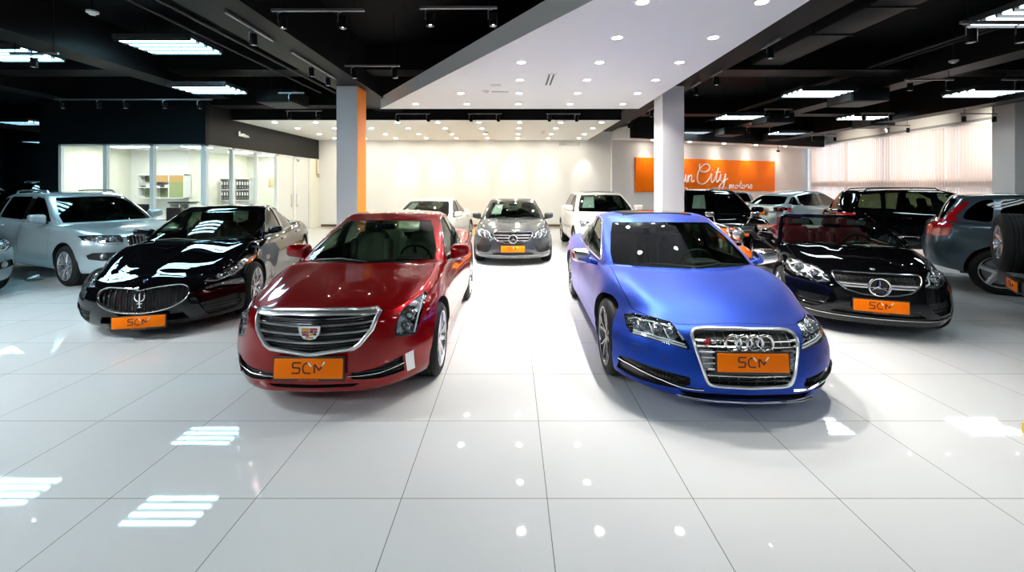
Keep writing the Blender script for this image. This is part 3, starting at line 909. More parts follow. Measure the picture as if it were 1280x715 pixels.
def build_ats(name, label, loc, rz):
    pm = paint('red_lacquer', (.27,.001,.003), .5, .28)
    B = dict(L=4.64, axles=(.84, 3.615), Rt=.335, ra=(.03, .05), rb=.085, rc=(.06, .20), Df=1.3,
        zt=[(0,.785),(.10,.815),(.5,.885),(1.0,.945),(1.35,.985),(1.8,.985),(2.6,.985),(3.4,1.01),(4.1,1.06),(4.5,1.06),(4.64,1.03)],
        zb=[(0,.17),(.6,.165),(1.5,.18),(3.6,.18),(4.64,.26)],
        hw=[(0,.79),(.3,.85),(.84,.885),(1.6,.885),(2.4,.89),(3.6,.895),(4.2,.86),(4.64,.74)],
        sec=[(0,.94),(.10,.975),(.35,1.0),(.6,.995),(.84,.955),(1,.91)],
        sweep=[(0,0),(.45,.03),(.66,.10),(.84,.26),(1,.50)],
        prof=[(.14,.07),(.24,.03),(.4,0),(.55,.01),(.72,.03),(.82,.06)],
        tsweep=[(0,0),(.5,.05),(.8,.17),(1,.4)], tprof=[(.2,.08),(.5,0),(.9,.06),(1.05,.1)],
        flare=.014, ridge=[(.012,.50,.09,1.2,1.5), (.018,.86,.13,1.2,1.6)], lines=[(.80,.022,.010),(.36,.035,.010)],
        doors=[[(1.40,.33),(1.36,.65),(1.46,1.0),('q',.05,.5),('y',2.22,.955),('y',2.60,.96),('y',2.56,.5),(2.54,1.0),(2.52,.33)],
               [(2.535,.33),(2.555,1.0),('y',2.575,.5),('y',2.615,.96),('y',3.15,.94),('y',3.55,.5),(3.50,1.03),(3.32,.78),(3.18,.5),(3.14,.33)]],
        handle=[(2.30,.86),(3.22,.90)], handle_mat=CHROME)
    G = dict(yA=1.22, yB=2.05, yC=3.35, yD=4.12, zb=.965, roof=[(0,1.385),(.2,1.435),(.5,1.445),(.8,1.42),(1,1.37)],
        wb=[(0,.785),(.4,.80),(.7,.78),(1,.66)], wr=[(0,.585),(.4,.60),(1,.54)], swA=.28, swD=.22, bulA=.04, bulD=.03, crown=.03)
    c = Car(name, label, loc, rz, B, G, pm, res=1.15)
    c.windows((.925, .03, .94, .90),
        [[('q',.06,.06),('q',.066,.5),('q',.115,.90),(2.52,.92),(2.48,.06)], [(2.60,.06),(2.64,.92),(3.05,.90),(3.42,.55),(3.58,.16),(3.5,.07)]],
        rear=(.85, .12, .9), side_mat=glass('ats_side_glass', (.5,.56,.5)), frame=[('q',.05,.03),('q',.055,.5),('q',.105,.945),(2.6,.96),(3.1,.94),(3.5,.56),(3.66,.12),(3.55,.03)])
    gp = half([(0,.80),(.45,.797),(.478,.775),(.44,.66),(.36,.56),(.32,.532),(0,.488)])
    c.cut_prism(gp, 'Y', -.5, .18)
    fr = c.part('grille', c.patch(gp, 'F', -.06, .004, .08), TRIM)
    m = MB(); c.ribbon(m, gp, 'F', .036, .034, .006, True, .04, 8)
    c.ribbon(m, [(-.455,.778),(-.2,.782),(0,.783),(.2,.782),(.455,.778)], 'F', .055, .03, .006, step=.04, n=8)
    c.part('grille_frame', m, CHROMEB, fr)
    m = MB(); c.grille_bars(gp, [.525+.0205*k for k in range(12)], .011, .022, -.018, m=m, bow=.022); c.part('grille_slats', m, mat('dark_chrome', (.22,.22,.23), .15, .9), fr)
    m = MB(); c.grille_bars(gp, [.575, .637, .70], .014, .03, .0, m=m, bow=.022); c.part('grille_bright_bars', m, CHROMEB, fr)
    # shield emblem
    y = c.proj((0,.66), 'F')[0].y-.03; sx, z0 = 0, .665
    Sh = lambda k: [(x*k, z0+z*k) for x, z in ((-.085,.05),(.085,.05),(.078,-.005),(.045,-.045),(0,-.056),(-.045,-.045),(-.078,-.005))]
    m = MB(); m.prism(Sh(1.0), 'Y', y-.006, y+.02); e = c.part('emblem', m, CHROME, angle=20)
    m = MB(); cols = []
    for x0, x1, za, zb_, mi in ((-.06,-.003,.014,.034,0),(-.06,-.003,-.004,.011,1),(.003,.06,.018,.034,1),(.003,.028,.0,.015,2),(.032,.06,.0,.015,1),(-.055,-.028,-.022,-.008,2),(-.026,-.003,-.03,-.008,1),(.003,.028,-.022,-.004,0),(.031,.052,-.02,-.004,2),(-.03,.03,-.044,-.034,0)):
        m.box(x0, x1, y-.009, y-.004, z0+za, z0+zb_, mi)
    c.part('emblem_crest', m, [mat('crest_gold', (.75,.48,.08), .25, .6), mat('crest_red', (.35,.01,.02), .3), GLOSSBLK], e)
    c.plate_front(.40, R(-3), h=.15)
    H = [(.625,.755),(.60,.66),(.598,.57),(.735,.545),(.752,.62),(.768,.72),(.772,.80),(.748,.825),(.70,.80)]
    for sg in (1, -1):
        c.lamp(H, sg, .06, .95, LAMPFC, lens=[(.675,.70,.036),(.66,.62,.03)], strips=[([(.735,.56),(.745,.64),(.758,.74),(.752,.81)], .018)])
        I = [(.30,.345),(.50,.368),(.655,.415),(.662,.28),(.5,.268),(.30,.288)]; P = I if sg > 0 else mirx(I)
        c.recess.prism(P, 'Y', -.5, .55, 1)
        o = c.part('air_intake', c.patch(P, 'F', -.04, .004, .07), TRIM)
        m = MB(); c.grille_bars(P, [.30,.322,.344,.366,.388], .005, .012, -.02, m=m); c.part('intake_slats', m, GLOSSBLK, o)
        m = MB(); c.ribbon(m, [(sg*x, z) for x, z in ((.27,.318),(.5,.322),(.66,.352))], 'F', .012, .016, .002, step=.05, n=8); c.part('intake_trim', m, CHROME, o)
        F = [(.672,.42),(.725,.43),(.728,.265),(.680,.262)]; P = F if sg > 0 else mirx(F)
        c.part('daytime_lamp', c.patch(P, 'F', .002, .01, .05), LAMPIN)
    low = half([(0,.252),(.36,.252),(.30,.222),(0,.222)])
    c.cut_prism(low, 'Y', -.5, .22)
    c.interior(seat=mat('beige_leather', (.36,.34,.27), .55), dash=mat('grey_dash', (.05,.055,.05), .6), floor=.36)
    c.mirrors(pm)
    wipers(c)
    r = c.finish(hood=[(-.44,.14),(.44,.14),(.60,.26),(.70,.5),(.745,.95),(.735,1.44),(.66,1.38),(.35,1.26),(0,1.21),(-.35,1.26),(-.66,1.38),(-.735,1.44),(-.745,.95),(-.70,.5),(-.60,.26)],
        hood_z=.70, wheel_kw=dict(Rt=.335, rim=.245, w=.235, n=10, style='single', rm=RIMS))
    tail_simple(c, .85, .66)
    return r

def build_quattro(name, label, loc, rz):
    pm = paint('black_lacquer', (.002,.0022,.003), .0, .3)
    B = dict(L=5.26, axles=(.97, 4.14), Rt=.355, ra=(.03, .05), rb=.095, rc=(.06, .24), Df=1.4,
        zt=[(0,.61),(.10,.655),(.4,.755),(.95,.875),(1.4,.955),(1.8,.985),(2.7,.99),(3.7,1.01),(4.5,1.04),(5.0,1.03),(5.26,.99)],
        zb=[(0,.14),(.6,.14),(1.5,.16),(4.0,.17),(5.26,.25)],
        hw=[(0,.82),(.3,.90),(.97,.955),(1.9,.94),(2.8,.94),(4.1,.965),(4.8,.92),(5.26,.80)],
        sec=[(0,.93),(.10,.97),(.4,1.0),(.66,.99),(.86,.95),(1,.885)],
        sweep=[(0,0),(.4,.04),(.65,.15),(.85,.34),(1,.60)],
        prof=[(.12,.10),(.2,.05),(.35,0),(.5,.01),(.62,.05),(.7,.11)],
        tsweep=[(0,0),(.5,.05),(.8,.17),(1,.4)], tprof=[(.2,.08),(.5,0),(1,.1)],
        flare=.022, ridge=[(.035,.80,.17,1.3,1.7), (.03,0,.30,1.3,1.7)], lines=[(.74,.03,.010)],
        doors=[[(1.60,.33),(1.56,.65),(1.64,1.0),('q',.05,.5),('y',2.5,.955),('y',2.95,.96),('y',2.93,.5),(2.91,1.0),(2.90,.33)],
               [(2.915,.33),(2.925,1.0),('y',2.945,.5),('y',2.965,.96),('y',3.65,.94),('y',4.1,.5),(4.02,1.03),(3.82,.78),(3.68,.5),(3.64,.33)]],
        handle=[(2.68,.86),(3.72,.88)], handle_mat=CHROME)
    G = dict(yA=1.40, yB=2.28, yC=3.70, yD=4.72, zb=.965, roof=[(0,1.39),(.2,1.44),(.5,1.45),(.8,1.42),(1,1.36)],
        wb=[(0,.80),(.4,.825),(.7,.79),(1,.64)], wr=[(0,.60),(.4,.61),(1,.53)], swA=.30, swD=.22, bulA=.04, bulD=.04, crown=.03)
    c = Car(name, label, loc, rz, B, G, pm, res=1.1)
    c.windows((.925, .03, .94, .90),
        [[('q',.06,.06),('q',.066,.5),('q',.115,.90),(2.88,.92),(2.86,.06)], [(2.96,.06),(2.98,.92),(3.55,.90),(3.95,.58),(4.18,.22),(4.05,.07)]],
        rear=(.85, .15, .9), side_mat=glass('ats_side_glass', (.5,.56,.5)), frame=[('q',.05,.03),('q',.055,.5),('q',.105,.945),(2.9,.955),(3.6,.935),(4.03,.60),(4.27,.20),(4.1,.03)])
    gp = half([(0,.572),(.05,.588),(.20,.602),(.36,.605),(.435,.575),(.455,.51),(.42,.43),(.30,.36),(.15,.328),(0,.318)])
    gp = chaikin(gp, 1, .2)
    c.cut_prism(gp, 'Y', -.5, .26)
    fr = c.part('grille', c.patch(gp, 'F', -.08, .004, .08), TRIM)
    m = MB(); c.ribbon(m, gp, 'F', .020, .03, .004, True, .035, 8); c.part('grille_frame', m, CHROME, fr)
    m = MB(); c.grille_bars(gp, [], .014, .035, -.035, m=m, xs=[.062*(k+.5) for k in range(-7, 7)]); c.part('grille_slats', m, mat('dark_chrome', (.22,.22,.23), .15, .9), fr)
    y = c.proj((0,.46), 'F')[0].y-.012
    m = MB()     # three pronged emblem
    flat_stroke(m, [(0,.385),(0,.54),(0,.548)], .012, .012, y)
    flat_stroke(m, [(-.048,.535),(-.048,.49),(-.03,.462),(0,.455),(.03,.462),(.048,.49),(.048,.535)], .012, .012, y)
    for x in (-.048, 0, .048):
        zt_ = .56 if x == 0 else .545
        m.add([(x-.014, y, zt_-.022), (x+.014, y, zt_-.022), (x, y, zt_+.012), (x, y-.006, zt_-.015), (x, y+.01, zt_-.015)], [(0,1,3), (1,2,3), (2,0,3), (1,0,4), (2,1,4), (0,2,4)])
    m.bbox(-.026,.026, y-.004, y+.01, .425,.437,.003); m.bbox(-.02,.02, y-.004, y+.01, .38,.392,.003)
    c.part('emblem', m, CHROME, fr)
    h, n, d = c.proj((0,.665), 'F')
    m = MB(); M = Matrix.Translation(h+n*.004) @ n.to_track_quat('Z', 'Y').to_matrix().to_4x4() @ Matrix.Scale(1.25, 4, (0,1,0))
    m.lathe([(0,.006),(.018,.005),(.024,.001),(.024,-.004)], 20, 'Z', 0, M); bd = c.part('badge', m, CHROME)
    m = MB(); m.lathe([(0,.0075),(.015,.0065),(.019,.004)], 20, 'Z', 0, M); c.part('badge_enamel', m, mat('enamel_blue', (.03,.05,.3), .2), bd)
    c.plate_front(.225, R(-3), h=.13)
    H = [(.55,.60),(.66,.585),(.77,.615),(.85,.68),(.90,.775),(.885,.80),(.80,.745),(.68,.675),(.58,.635)]
    for sg in (1, -1):
        o = c.lamp(H, sg, .045, 1.1, LAMPFC, lens=[(.745,.665,.036),(.66,.625,.026)], strips=[([(.58,.612),(.67,.60),(.77,.632),(.84,.69)], .012)])
        A = [(.83,.70),(.86,.69),(.898,.772),(.885,.795),(.85,.765)]; P = A if sg > 0 else mirx(A)
        c.part('side_marker', c.patch(P, 'F', .001, .006, .04), AMBER, o)
        I = [(.54,.36),(.68,.385),(.86,.40),(.885,.27),(.80,.21),(.60,.20)]; P = I if sg > 0 else mirx(I)
        c.recess.prism(P, 'Y', -.5, .62, 1)
        o = c.part('air_intake', c.patch(P, 'F', -.04, .004, .08), TRIM)
        m = MB(); c.grille_bars(P, [.24,.28,.32,.36], .006, .014, -.02, m=m); c.part('intake_slats', m, GLOSSBLK, o)
    low = half([(0,.285),(.40,.285),(.45,.20),(0,.185)])
    c.cut_prism(low, 'Y', -.5, .3)
    c.interior(seat=mat('tan_dark_leather', (.10,.045,.025), .5), floor=.36)
    c.mirrors(pm, x=.92, y=2.02, z=1.06, sz=.062)
    wipers(c)
    # fender vents
    for ax, sg in (('L',1),('R',-1)):
        m = MB()
        for k in range(3): c.ribbon(m, [(1.45+.07*k,.66),(1.48+.07*k,.72)], ax, .035, .006, .001, step=.03, n=8)
        c.part('fender_vent', m, CHROME)
    r = c.finish(hood=[(-.50,.26),(.50,.26),(.66,.42),(.735,.75),(.765,1.1),(.755,1.62),(.68,1.55),(.35,1.43),(0,1.385),(-.35,1.43),(-.68,1.55),(-.755,1.62),(-.765,1.1),(-.735,.75),(-.66,.42)],
        hood_z=.60, wheel_kw=dict(Rt=.355, rim=.262, w=.25, n=7, style='y', rm=RIMS))
    tail_simple(c, .86, .70)
    return r

def merc_front(c, k=1.0, wide=.44, bars=2, small=True, sc=1.0, plate_z=.39):
    gp = half([(0,.738),(wide-.03,.738),(wide,.715),(wide-.03,.63),(wide-.12,.55),(wide-.26,.51),(0,.50)])
    gp = chaikin(gp, 1, .15)
    c.cut_prism(gp, 'Y', -.5, .2)
    fr = c.part('grille', c.patch(gp, 'F', -.06, .004, .08), TRIM)
    m = MB(); c.ribbon(m, gp, 'F', .018, .026, .004, True, .04, 8)
    c.part('grille_frame', m, CHROME, fr)
    m = MB()
    if bars == 1:
        for z in (.622,.592): c.grille_bars(gp, [z], .026, .03, -.006, m=m)
    else:
        c.grille_bars(gp, [.685,.625,.565], .018, .03, -.01, m=m)
    c.part('grille_slats', m, SATIN if bars == 1 else CHROME, fr)
    m = MB(); c.grille_bars(gp, [.53+.02*i for i in range(10)], .004, .01, -.04, m=m, xs=[.03*i for i in range(-14, 15)]); c.part('grille_mesh', m, GLOSSBLK, fr)
    star_logo(c, .607, .092 if bars > 1 else .10)
    # hood badge
    h, n, d = c.proj((0,.775), 'F'); m = MB(); m.lathe([(0,.004),(.024,.003),(.028,-.002)], 20, 'Z', 0, Matrix.Translation(h+n*.003) @ n.to_track_quat('Z','Y').to_matrix().to_4x4()); c.part('bonnet_badge', m, SATIN)
    c.plate_front(plate_z, R(-3), h=.135, small=small)
    H = [(wide+.02,.615),(wide+.035,.69),(.55,.765),(.68,.80),(.80*k,.80),(.835*k,.74),(.815*k,.665),(.70,.625),(.56,.60)]
    for sg in (1, -1):
        c.lamp(H, sg, .055, .9, LAMPFC, lens=[(.58,.68,.042),(.70,.71,.048)], strips=[([(.47,.63),(.52,.66),(.53,.73),(.60,.765)], .016), ([(.62,.635),(.66,.68),(.66,.76),(.75,.785)], .016), ([(.79,.69),(.80,.76)], .02)])
        I = [(.47,.44),(.78*k,.455),(.815*k,.40),(.80*k,.30),(.62,.285),(.53,.33)]; P = I if sg > 0 else mirx(I)
        c.recess.prism(P, 'Y', -.5, .55, 1)
        o = c.part('air_intake', c.patch(P, 'F', -.045, .004, .08), TRIM)
        m = MB(); c.grille_bars(P, [.32,.36,.40], .008, .016, -.02, m=m); c.part('intake_slats', m, GLOSSBLK, o)
    low = half([(0,.345),(.36,.345),(.47,.265),(0,.255)])
    c.cut_prism(low, 'Y', -.5, .25)
    o = c.part('lower_grille', c.patch(low, 'F', -.05, .004, .08), TRIM)
    m = MB(); c.ribbon(m, [(x*.083*k, .238+.012*(abs(x)/10)**2) for x in range(-10, 11)], 'F', .014, .03, .006, step=.06, n=8); c.part('chrome_lip', m, CHROME, o)

def build_eclass(name, label, loc, rz, pm, seat=None, paper=True, cat='car', plate=True, roof_glass=False):
    B = dict(L=4.88, axles=(.86, 3.734), Rt=.335, ra=(.03, .05), rb=.085, rc=(.06, .22), Df=1.3,
        zt=[(0,.725),(.10,.765),(.5,.855),(1.0,.915),(1.35,.955),(1.8,.965),(2.6,.975),(3.6,1.0),(4.3,1.03),(4.7,1.02),(4.88,.99)],
        zb=[(0,.16),(.6,.16),(1.5,.17),(3.6,.18),(4.88,.25)],
        hw=[(0,.82),(.3,.88),(.86,.915),(1.8,.915),(2.6,.92),(3.7,.92),(4.4,.89),(4.88,.78)],
        sec=[(0,.94),(.10,.975),(.4,1.0),(.66,.99),(.86,.955),(1,.90)],
        sweep=[(0,0),(.42,.03),(.66,.10),(.84,.26),(1,.50)],
        prof=[(.12,.06),(.22,.02),(.38,0),(.55,.02),(.7,.06),(.78,.1)],
        tsweep=[(0,0),(.5,.05),(.8,.17),(1,.4)], tprof=[(.2,.08),(.5,0),(1,.1)],
        flare=.016, ridge=[(.016,.82,.15,1.2,1.6), (.010,.40,.08,1.2,1.5)], lines=[(.76,.03,.009)],
        doors=[[(1.46,.33),(1.42,.65),(1.50,.98),('q',.05,.5),('y',2.3,.955),('y',2.66,.96),('y',2.63,.5),(2.61,.98),(2.60,.33)],
               [(2.615,.33),(2.625,.98),('y',2.645,.5),('y',2.675,.96),('y',3.35,.94),('y',3.72,.5),(3.62,1.01),(3.44,.78),(3.30,.5),(3.26,.33)]],
        handle=[(2.38,.84),(3.36,.86)])
    G = dict(yA=1.26, yB=2.10, yC=3.45, yD=4.28, zb=.94, roof=[(0,1.375),(.2,1.425),(.5,1.44),(.8,1.41),(1,1.36)],
        wb=[(0,.79),(.4,.80),(.7,.78),(1,.66)], wr=[(0,.62),(.4,.62),(1,.55)], swA=.28, swD=.22, bulA=.04, bulD=.03, crown=.03)
    c = Car(name, label, loc, rz, B, G, pm, cat=cat, res=.9)
    c.windows((.925, .03, .94, .90),
        [[('q',.06,.06),('q',.066,.5),('q',.115,.90),(2.58,.92),(2.56,.06)], [(2.66,.06),(2.69,.92),(3.25,.90),(3.58,.55),(3.76,.18),(3.68,.07)]],
        rear=(.85, .12, .9), side_mat=glass('pale_side_glass', (.5,.54,.5)), frame=[('q',.05,.03),('q',.055,.5),('q',.105,.945),(2.6,.955),(3.3,.935),(3.66,.56),(3.84,.16),(3.73,.03)])
    merc_front(c, 1.0, .44, 2, small=False)
    c.interior(seat=seat or DARKIN, floor=.36, rear=False)
    c.mirrors(pm)
    wipers(c)
    r = c.finish(hood=[(-.46,.16),(.46,.16),(.62,.28),(.72,.5),(.755,.95),(.745,1.47),(.66,1.40),(.35,1.29),(0,1.245),(-.35,1.29),(-.66,1.40),(-.745,1.47),(-.755,.95),(-.72,.5),(-.62,.28)],
        hood_z=.64, wheel_kw=dict(Rt=.335, rim=.24, w=.235, n=5, style='twin', rm=RIMS))
    tail_simple(c, .85, .66)
    if paper: price_paper(c, paper, -.56, -.30)
    return r
def price_paper(c, label, x0, x1, h0=.28, h1=.80):
    """sheet propped behind the windscreen"""
    P = []
    for x, h in ((x0-.02,h0),(x1-.02,h0),(x1,h1),(x0+.02,h1)):
        v = c.sh(0, h, x/c.wb(0)); P.append((v.x, v.z))
    me = c.patch(P, 'F', -.03, .002, .1, c.bvh_cab)
    o = obj('price_sheet', me, PAPER, None, smooth=False)
    o.matrix_world = Matrix.Translation(c.root.location) @ Matrix.Rotation(c.root.rotation_euler.z, 4, 'Z')
    tag(o, label, 'paper sheet')
    return o

def build_cabrio(name, label, loc, rz):
    pm = paint('black_lacquer', (.002,.0022,.003), .0, .3)
    B = dict(L=4.70, axles=(.84, 3.60), Rt=.33, ra=(.03, .05), rb=.085, rc=(.06, .22), Df=1.3,
        zt=[(0,.725),(.10,.765),(.5,.85),(1.0,.905),(1.35,.94),(1.8,.95),(2.6,.955),(3.4,.985),(4.1,1.0),(4.5,.985),(4.70,.95)],
        zb=[(0,.15),(.6,.15),(1.5,.17),(3.6,.18),(4.70,.25)],
        hw=[(0,.80),(.3,.86),(.84,.895),(1.8,.885),(2.6,.89),(3.6,.90),(4.2,.87),(4.70,.76)],
        sec=[(0,.94),(.10,.975),(.4,1.0),(.66,.99),(.86,.955),(1,.90)],
        sweep=[(0,0),(.42,.03),(.66,.10),(.84,.27),(1,.52)],
        prof=[(.12,.05),(.22,.02),(.38,0),(.55,.02),(.7,.06),(.78,.1)],
        tsweep=[(0,0),(.5,.05),(.8,.17),(1,.4)], tprof=[(.2,.08),(.5,0),(1,.1)],
        flare=.018, ridge=[(.02,.82,.15,1.2,1.6), (.010,.36,.08,1.2,1.5)], lines=[(.74,.03,.010)],
        doors=[[(1.46,.33),(1.42,.65),(1.50,.98),(2.0,1.2),(2.86,1.2),(2.84,.6),(2.80,.33)]], handle=[(2.62,.82)])
    G = dict(none=True, yA=1.24, yB=2.0, yC=3.5, yD=4.1, zb=.925, seat_k=.80, roof=[(0,1.30),(.5,1.33),(1,1.3)],
        wb=[(0,.77),(.4,.78),(1,.66)], wr=[(0,.60),(.4,.60),(1,.55)], swA=.28, swD=.2, bulA=.04, crown=.025)
    c = Car(name, label, loc, rz, B, G, pm, res=1.0)
    c.glass_parts = []
    # open cockpit
    ck = MB(); P = [(-.62,1.62),(-.3,1.50),(0,1.47),(.3,1.50),(.62,1.62),(.70,2.0),(.70,3.2),(.60,3.52),(-.60,3.52),(-.70,3.2),(-.70,2.0)]
    ck.prism(P, 'Z', .36, 2.0, 1); c.cuts.append(ck)
    # windscreen frame and glass
    def face(bw, h0, h1, bt):
        pts = []
        for i in range(13): v = c.sh(0, h0, -bw+2*bw*i/12); pts.append((v.x, v.z))
        for i in range(13): v = c.sh(0, h1, bt-2*bt*i/12); pts.append((v.x, v.z))
        return pts
    P = face(.98, -.05, .97, .96)
    gl = c.part('windscreen', c.patch(P, 'F', -.004, .006, .08, c.bvh_cab), GLASS)
    m = MB(); F = [c.sh(0, h, -.985) for h in (-.08,.2,.5,.8,.93)]+[c.sh(0, 1.0, b) for b in (-.93,-.7,-.4,0,.4,.7,.93)]+[c.sh(0, h, .985) for h in (.93,.8,.5,.2,-.08)]
    m.tube(F, .028, 8); c.part('windscreen_frame', m, pm)
    mr = MB(); v = c.sh(0,.8,0); mr.bbox(-.11,.11, v.y+.05, v.y+.08, v.z-.09, v.z-.03, .012); rvm = c.part('rear_view_mirror', mr, TRIM)
    for sx in (-.37,.37):
        m = MB(); v = c.sh(0,.93,sx/.6); m.bbox(sx-.12,sx+.12, v.y+.03, v.y+.05, v.z-.10, v.z-.03, .01); c.part('sun_visor', m, mat('visor_grey', (.25,.26,.26), .6))
    merc_front(c, .97, .43, 1, plate_z=.392)
    red = mat('red_leather', (.13,.004,.012), .42)
    c.interior(seat=red, dash=mat('black_dash', (.012,.014,.014), .5), floor=.42, ys=2.25)
    for o in [x for x in bpy.data.objects if x.parent is c.root]:
        if o.name.startswith('rear_view_mirror') and o is not rvm: bpy.data.objects.remove(o)
    m = MB(); m.bbox(-.60,.60, 3.38, 3.50, .55, 1.0, .05); c.part('rear_bulkhead', m, red)
    for sx in (-1, 1):
        m = MB(); m.bbox(sx*.66-.025, sx*.66+.025, 1.7, 3.3, .5, .93, .02); c.part('door_card', m, red)
        m = MB(); m.tube([(sx*.60, 2.95, .62), (sx*.46, 2.86, 1.02), (sx*.30, 2.72, .72), (sx*.20, 2.55, .55)], .012, 6); c.part('seat_belt', m, mat('belt_cream', (.55,.40,.22), .6))
    c.mirrors(pm, sz=.065)
    r = c.finish(hood=[(-.46,.16),(.46,.16),(.60,.28),(.70,.5),(.735,.95),(.725,1.45),(.65,1.38),(.35,1.27),(0,1.225),(-.35,1.27),(-.65,1.38),(-.725,1.45),(-.735,.95),(-.70,.5),(-.60,.28)],
        hood_z=.64, cav=False, wheel_kw=dict(Rt=.33, rim=.24, w=.235, n=5, style='twin', rm=RIMS))
    tail_simple(c, .82, .64)
    return r
def build_suv(name, label, loc, rz, pm, o, paper=None, cat='car'):
    L, W, H = o['L'], o['W']/2, o['H']; f = o.get('foh', .88); wb_ = o['wb']; Rt = o.get('Rt', .36)
    h0 = o.get('h0', .93); cw = o.get('cowl', 1.07); bl = o.get('belt', 1.10); rise = o.get('rise', .06); box = o.get('box', 0)
    B = dict(L=L, axles=(f, f+wb_), Rt=Rt, ra=(.035, .05), rb=.09, rc=(.06, .20), Df=1.3, Dr=.8,
        zt=[(0,h0-.03),(.10,h0+.005),(.5,h0+.075),(1.0,h0+.115),(1.4,cw),(1.9,bl-.01),(2.8,bl+rise*.3),(L-.9,bl+rise),(L-.3,bl+rise),(L,bl+rise-.02)],
        zb=[(0,.24),(.6,.23),(1.5,.26),(f+wb_,.27),(L-.3,.32),(L,.36)],
        hw=[(0,W-.10),(.3,W-.04),(f,W-.005),(f+.9,W-.012),(f+wb_-.9,W-.012),(f+wb_,W),(L-.5,W-.02),(L,W-.10+box*.05)],
        sec=[(0,.94),(.10,.97),(.4,1.0),(.66,.995),(.86,.965),(1,.92)],
        sweep=[(0,0),(.42,.03),(.66,.09),(.84,.22),(1,.42*(1-box*.6))],
        prof=[(.2,.08),(.32,.03),(.5,0),(.7,.01),(.88,.05),(.98,.1)],
        tsweep=[(0,0),(.5,.03),(.8,.10),(1,.24*(1-box*.6))], tprof=[(.3,.10),(.5,.02),(.7,0),(1.0,.05),(1.2,.08)],
        flare=o.get('flare', .022), ridge=[(.012,.82,.15,1.2,1.6)], lines=[(.92,.03,.010),(.46,.05,.012)],
        doors=[[(f+.62,.42),(f+.56,.75),(f+.60,1.08),('q',.04,.5),('y',f+1.50,.95),('y',f+1.78,.955),('y',f+1.76,.5),(f+1.74,1.1),(f+1.72,.42)],
               [(f+1.735,.42),(f+1.755,1.1),('y',f+1.775,.5),('y',f+1.795,.955),('y',f+wb_-.05,.95),('y',f+wb_-.02,.5),(f+wb_+.02,1.12),(f+wb_-.28,.85),(f+wb_-.42,.6),(f+wb_-.46,.42)]],
        handle=[(f+1.52,.98),(f+wb_-.35,1.0)])
    lean = o.get('lean', .40)
    yB = o.get('yB', 2.02)
    G = dict(yA=o.get('yA', 1.24), yB=yB, yC=L-.12-lean, yD=L-.14, zb=cw-.01, roof=[(0,H-.06),(.18,H-.01),(.5,H),(.8,H-.01-o.get('fall', 0)),(1,H-.045-o.get('fall', 0)*1.5)],
        wb=[(0,W-.14),(.4,W-.115),(.8,W-.125),(1,W-.19+box*.06)], wr=[(0,.625+box*.05),(.4,.64+box*.05),(1,.58+box*.08)], swA=.26*(1-box*.5), swD=.14, bulA=.03, bulD=.02, crown=.03, rb=.12,
        ra=(.07,.05), emb=.16, pillar=o.get('pillar', True))
    c = Car(name, label, loc, rz, B, G, pm, cat=cat, res=.85)
    q0, rq = f+wb_+.02, L-.12-lean*.75-o.get('dpillar', 0)
    sides = o.get('sides') or [
        [('q',.045,.08),('q',.05,.5),('q',.085,.88),(f+1.70,.90),(f+1.68,.10)],
        [(f+1.80,.10),(f+1.82,.90),(q0-.06,.89),(q0-.02,.14)],
        [(q0+.06,.16),(q0+.02,.88),(rq-.10,.84),(rq+.06,.5),(rq+.10,.24)]]
    sm = o.get('glass', GLASSD)
    c.windows((.92,.05,.93,.9), sides, rear=(.84,.22,.88) if o.get('rearwin', True) else None, side_mat=sm, rear_mat=GLASSD, ws_mat=GLASS, frame=o.get('frame'))
    fs = o.get('front', 'plain'); wide = .40
    if fs == 'q5':
        gp = half([(0,.885),(.34,.885),(.395,.85),(.385,.74),(.31,.52),(.27,.485),(0,.48)])
        c.cut_prism(gp, 'Y', -.5, .16); fr = c.part('grille', c.patch(gp, 'F', -.05, .004, .09), TRIM)
        m = MB(); c.ribbon(m, gp, 'F', .028, .03, .004, True, .05, 8); c.part('grille_frame', m, CHROME, fr)
        m = MB(); c.grille_bars(gp, [], .016, .03, -.014, m=m, xs=[.052*k for k in range(-7, 8)]); c.part('grille_slats', m, CHROME, fr)
        ring_logo(c, .79, .052)
        Hd = [(.44,.80),(.46,.75),(.62,.745),(.80,.775),(.865,.83),(.86,.895),(.72,.91),(.46,.89)]
        lens = [(.56,.825,.045),(.70,.835,.045)]; st = [([(.46,.765),(.62,.765),(.80,.795),(.84,.85)], .016)]
        I = [(.46,.56),(.55,.60),(.80,.61),(.86,.57),(.84,.50),(.70,.46),(.50,.47)]
    elif fs == 'lr':
        gp = half([(0,.92),(.46,.92),(.50,.88),(.46,.74),(0,.73)])
        c.cut_prism(gp, 'Y', -.5, .16); fr = c.part('grille', c.patch(gp, 'F', -.05, .004, .09), TRIM)
        m = MB(); c.ribbon(m, gp, 'F', .02, .03, .004, True, .05, 8); c.part('grille_frame', m, CHROME, fr)
        m = MB(); c.grille_bars(gp, [.77,.81,.85,.89], .02, .03, -.012, m=m); c.part('grille_slats', m, SATIN, fr)
        Hd = [(.53,.75),(.54,.92),(.74,.935),(.85,.92),(.87,.84),(.85,.76),(.70,.74)]
        lens = [(.62,.84,.055),(.76,.845,.055)]; st = [([(.55,.77),(.70,.76),(.84,.78)], .018)]
        I = [(.50,.52),(.80,.53),(.84,.44),(.55,.42)]
    else:
        gp = half([(0,.86),(.36,.86),(.42,.82),(.36,.70),(0,.69)])
        c.cut_prism(gp, 'Y', -.5, .16); fr = c.part('grille', c.patch(gp, 'F', -.05, .004, .09), TRIM)
        m = MB(); c.grille_bars(gp, [.73,.77,.81], .02, .03, -.012, m=m); c.part('grille_slats', m, SATIN, fr)
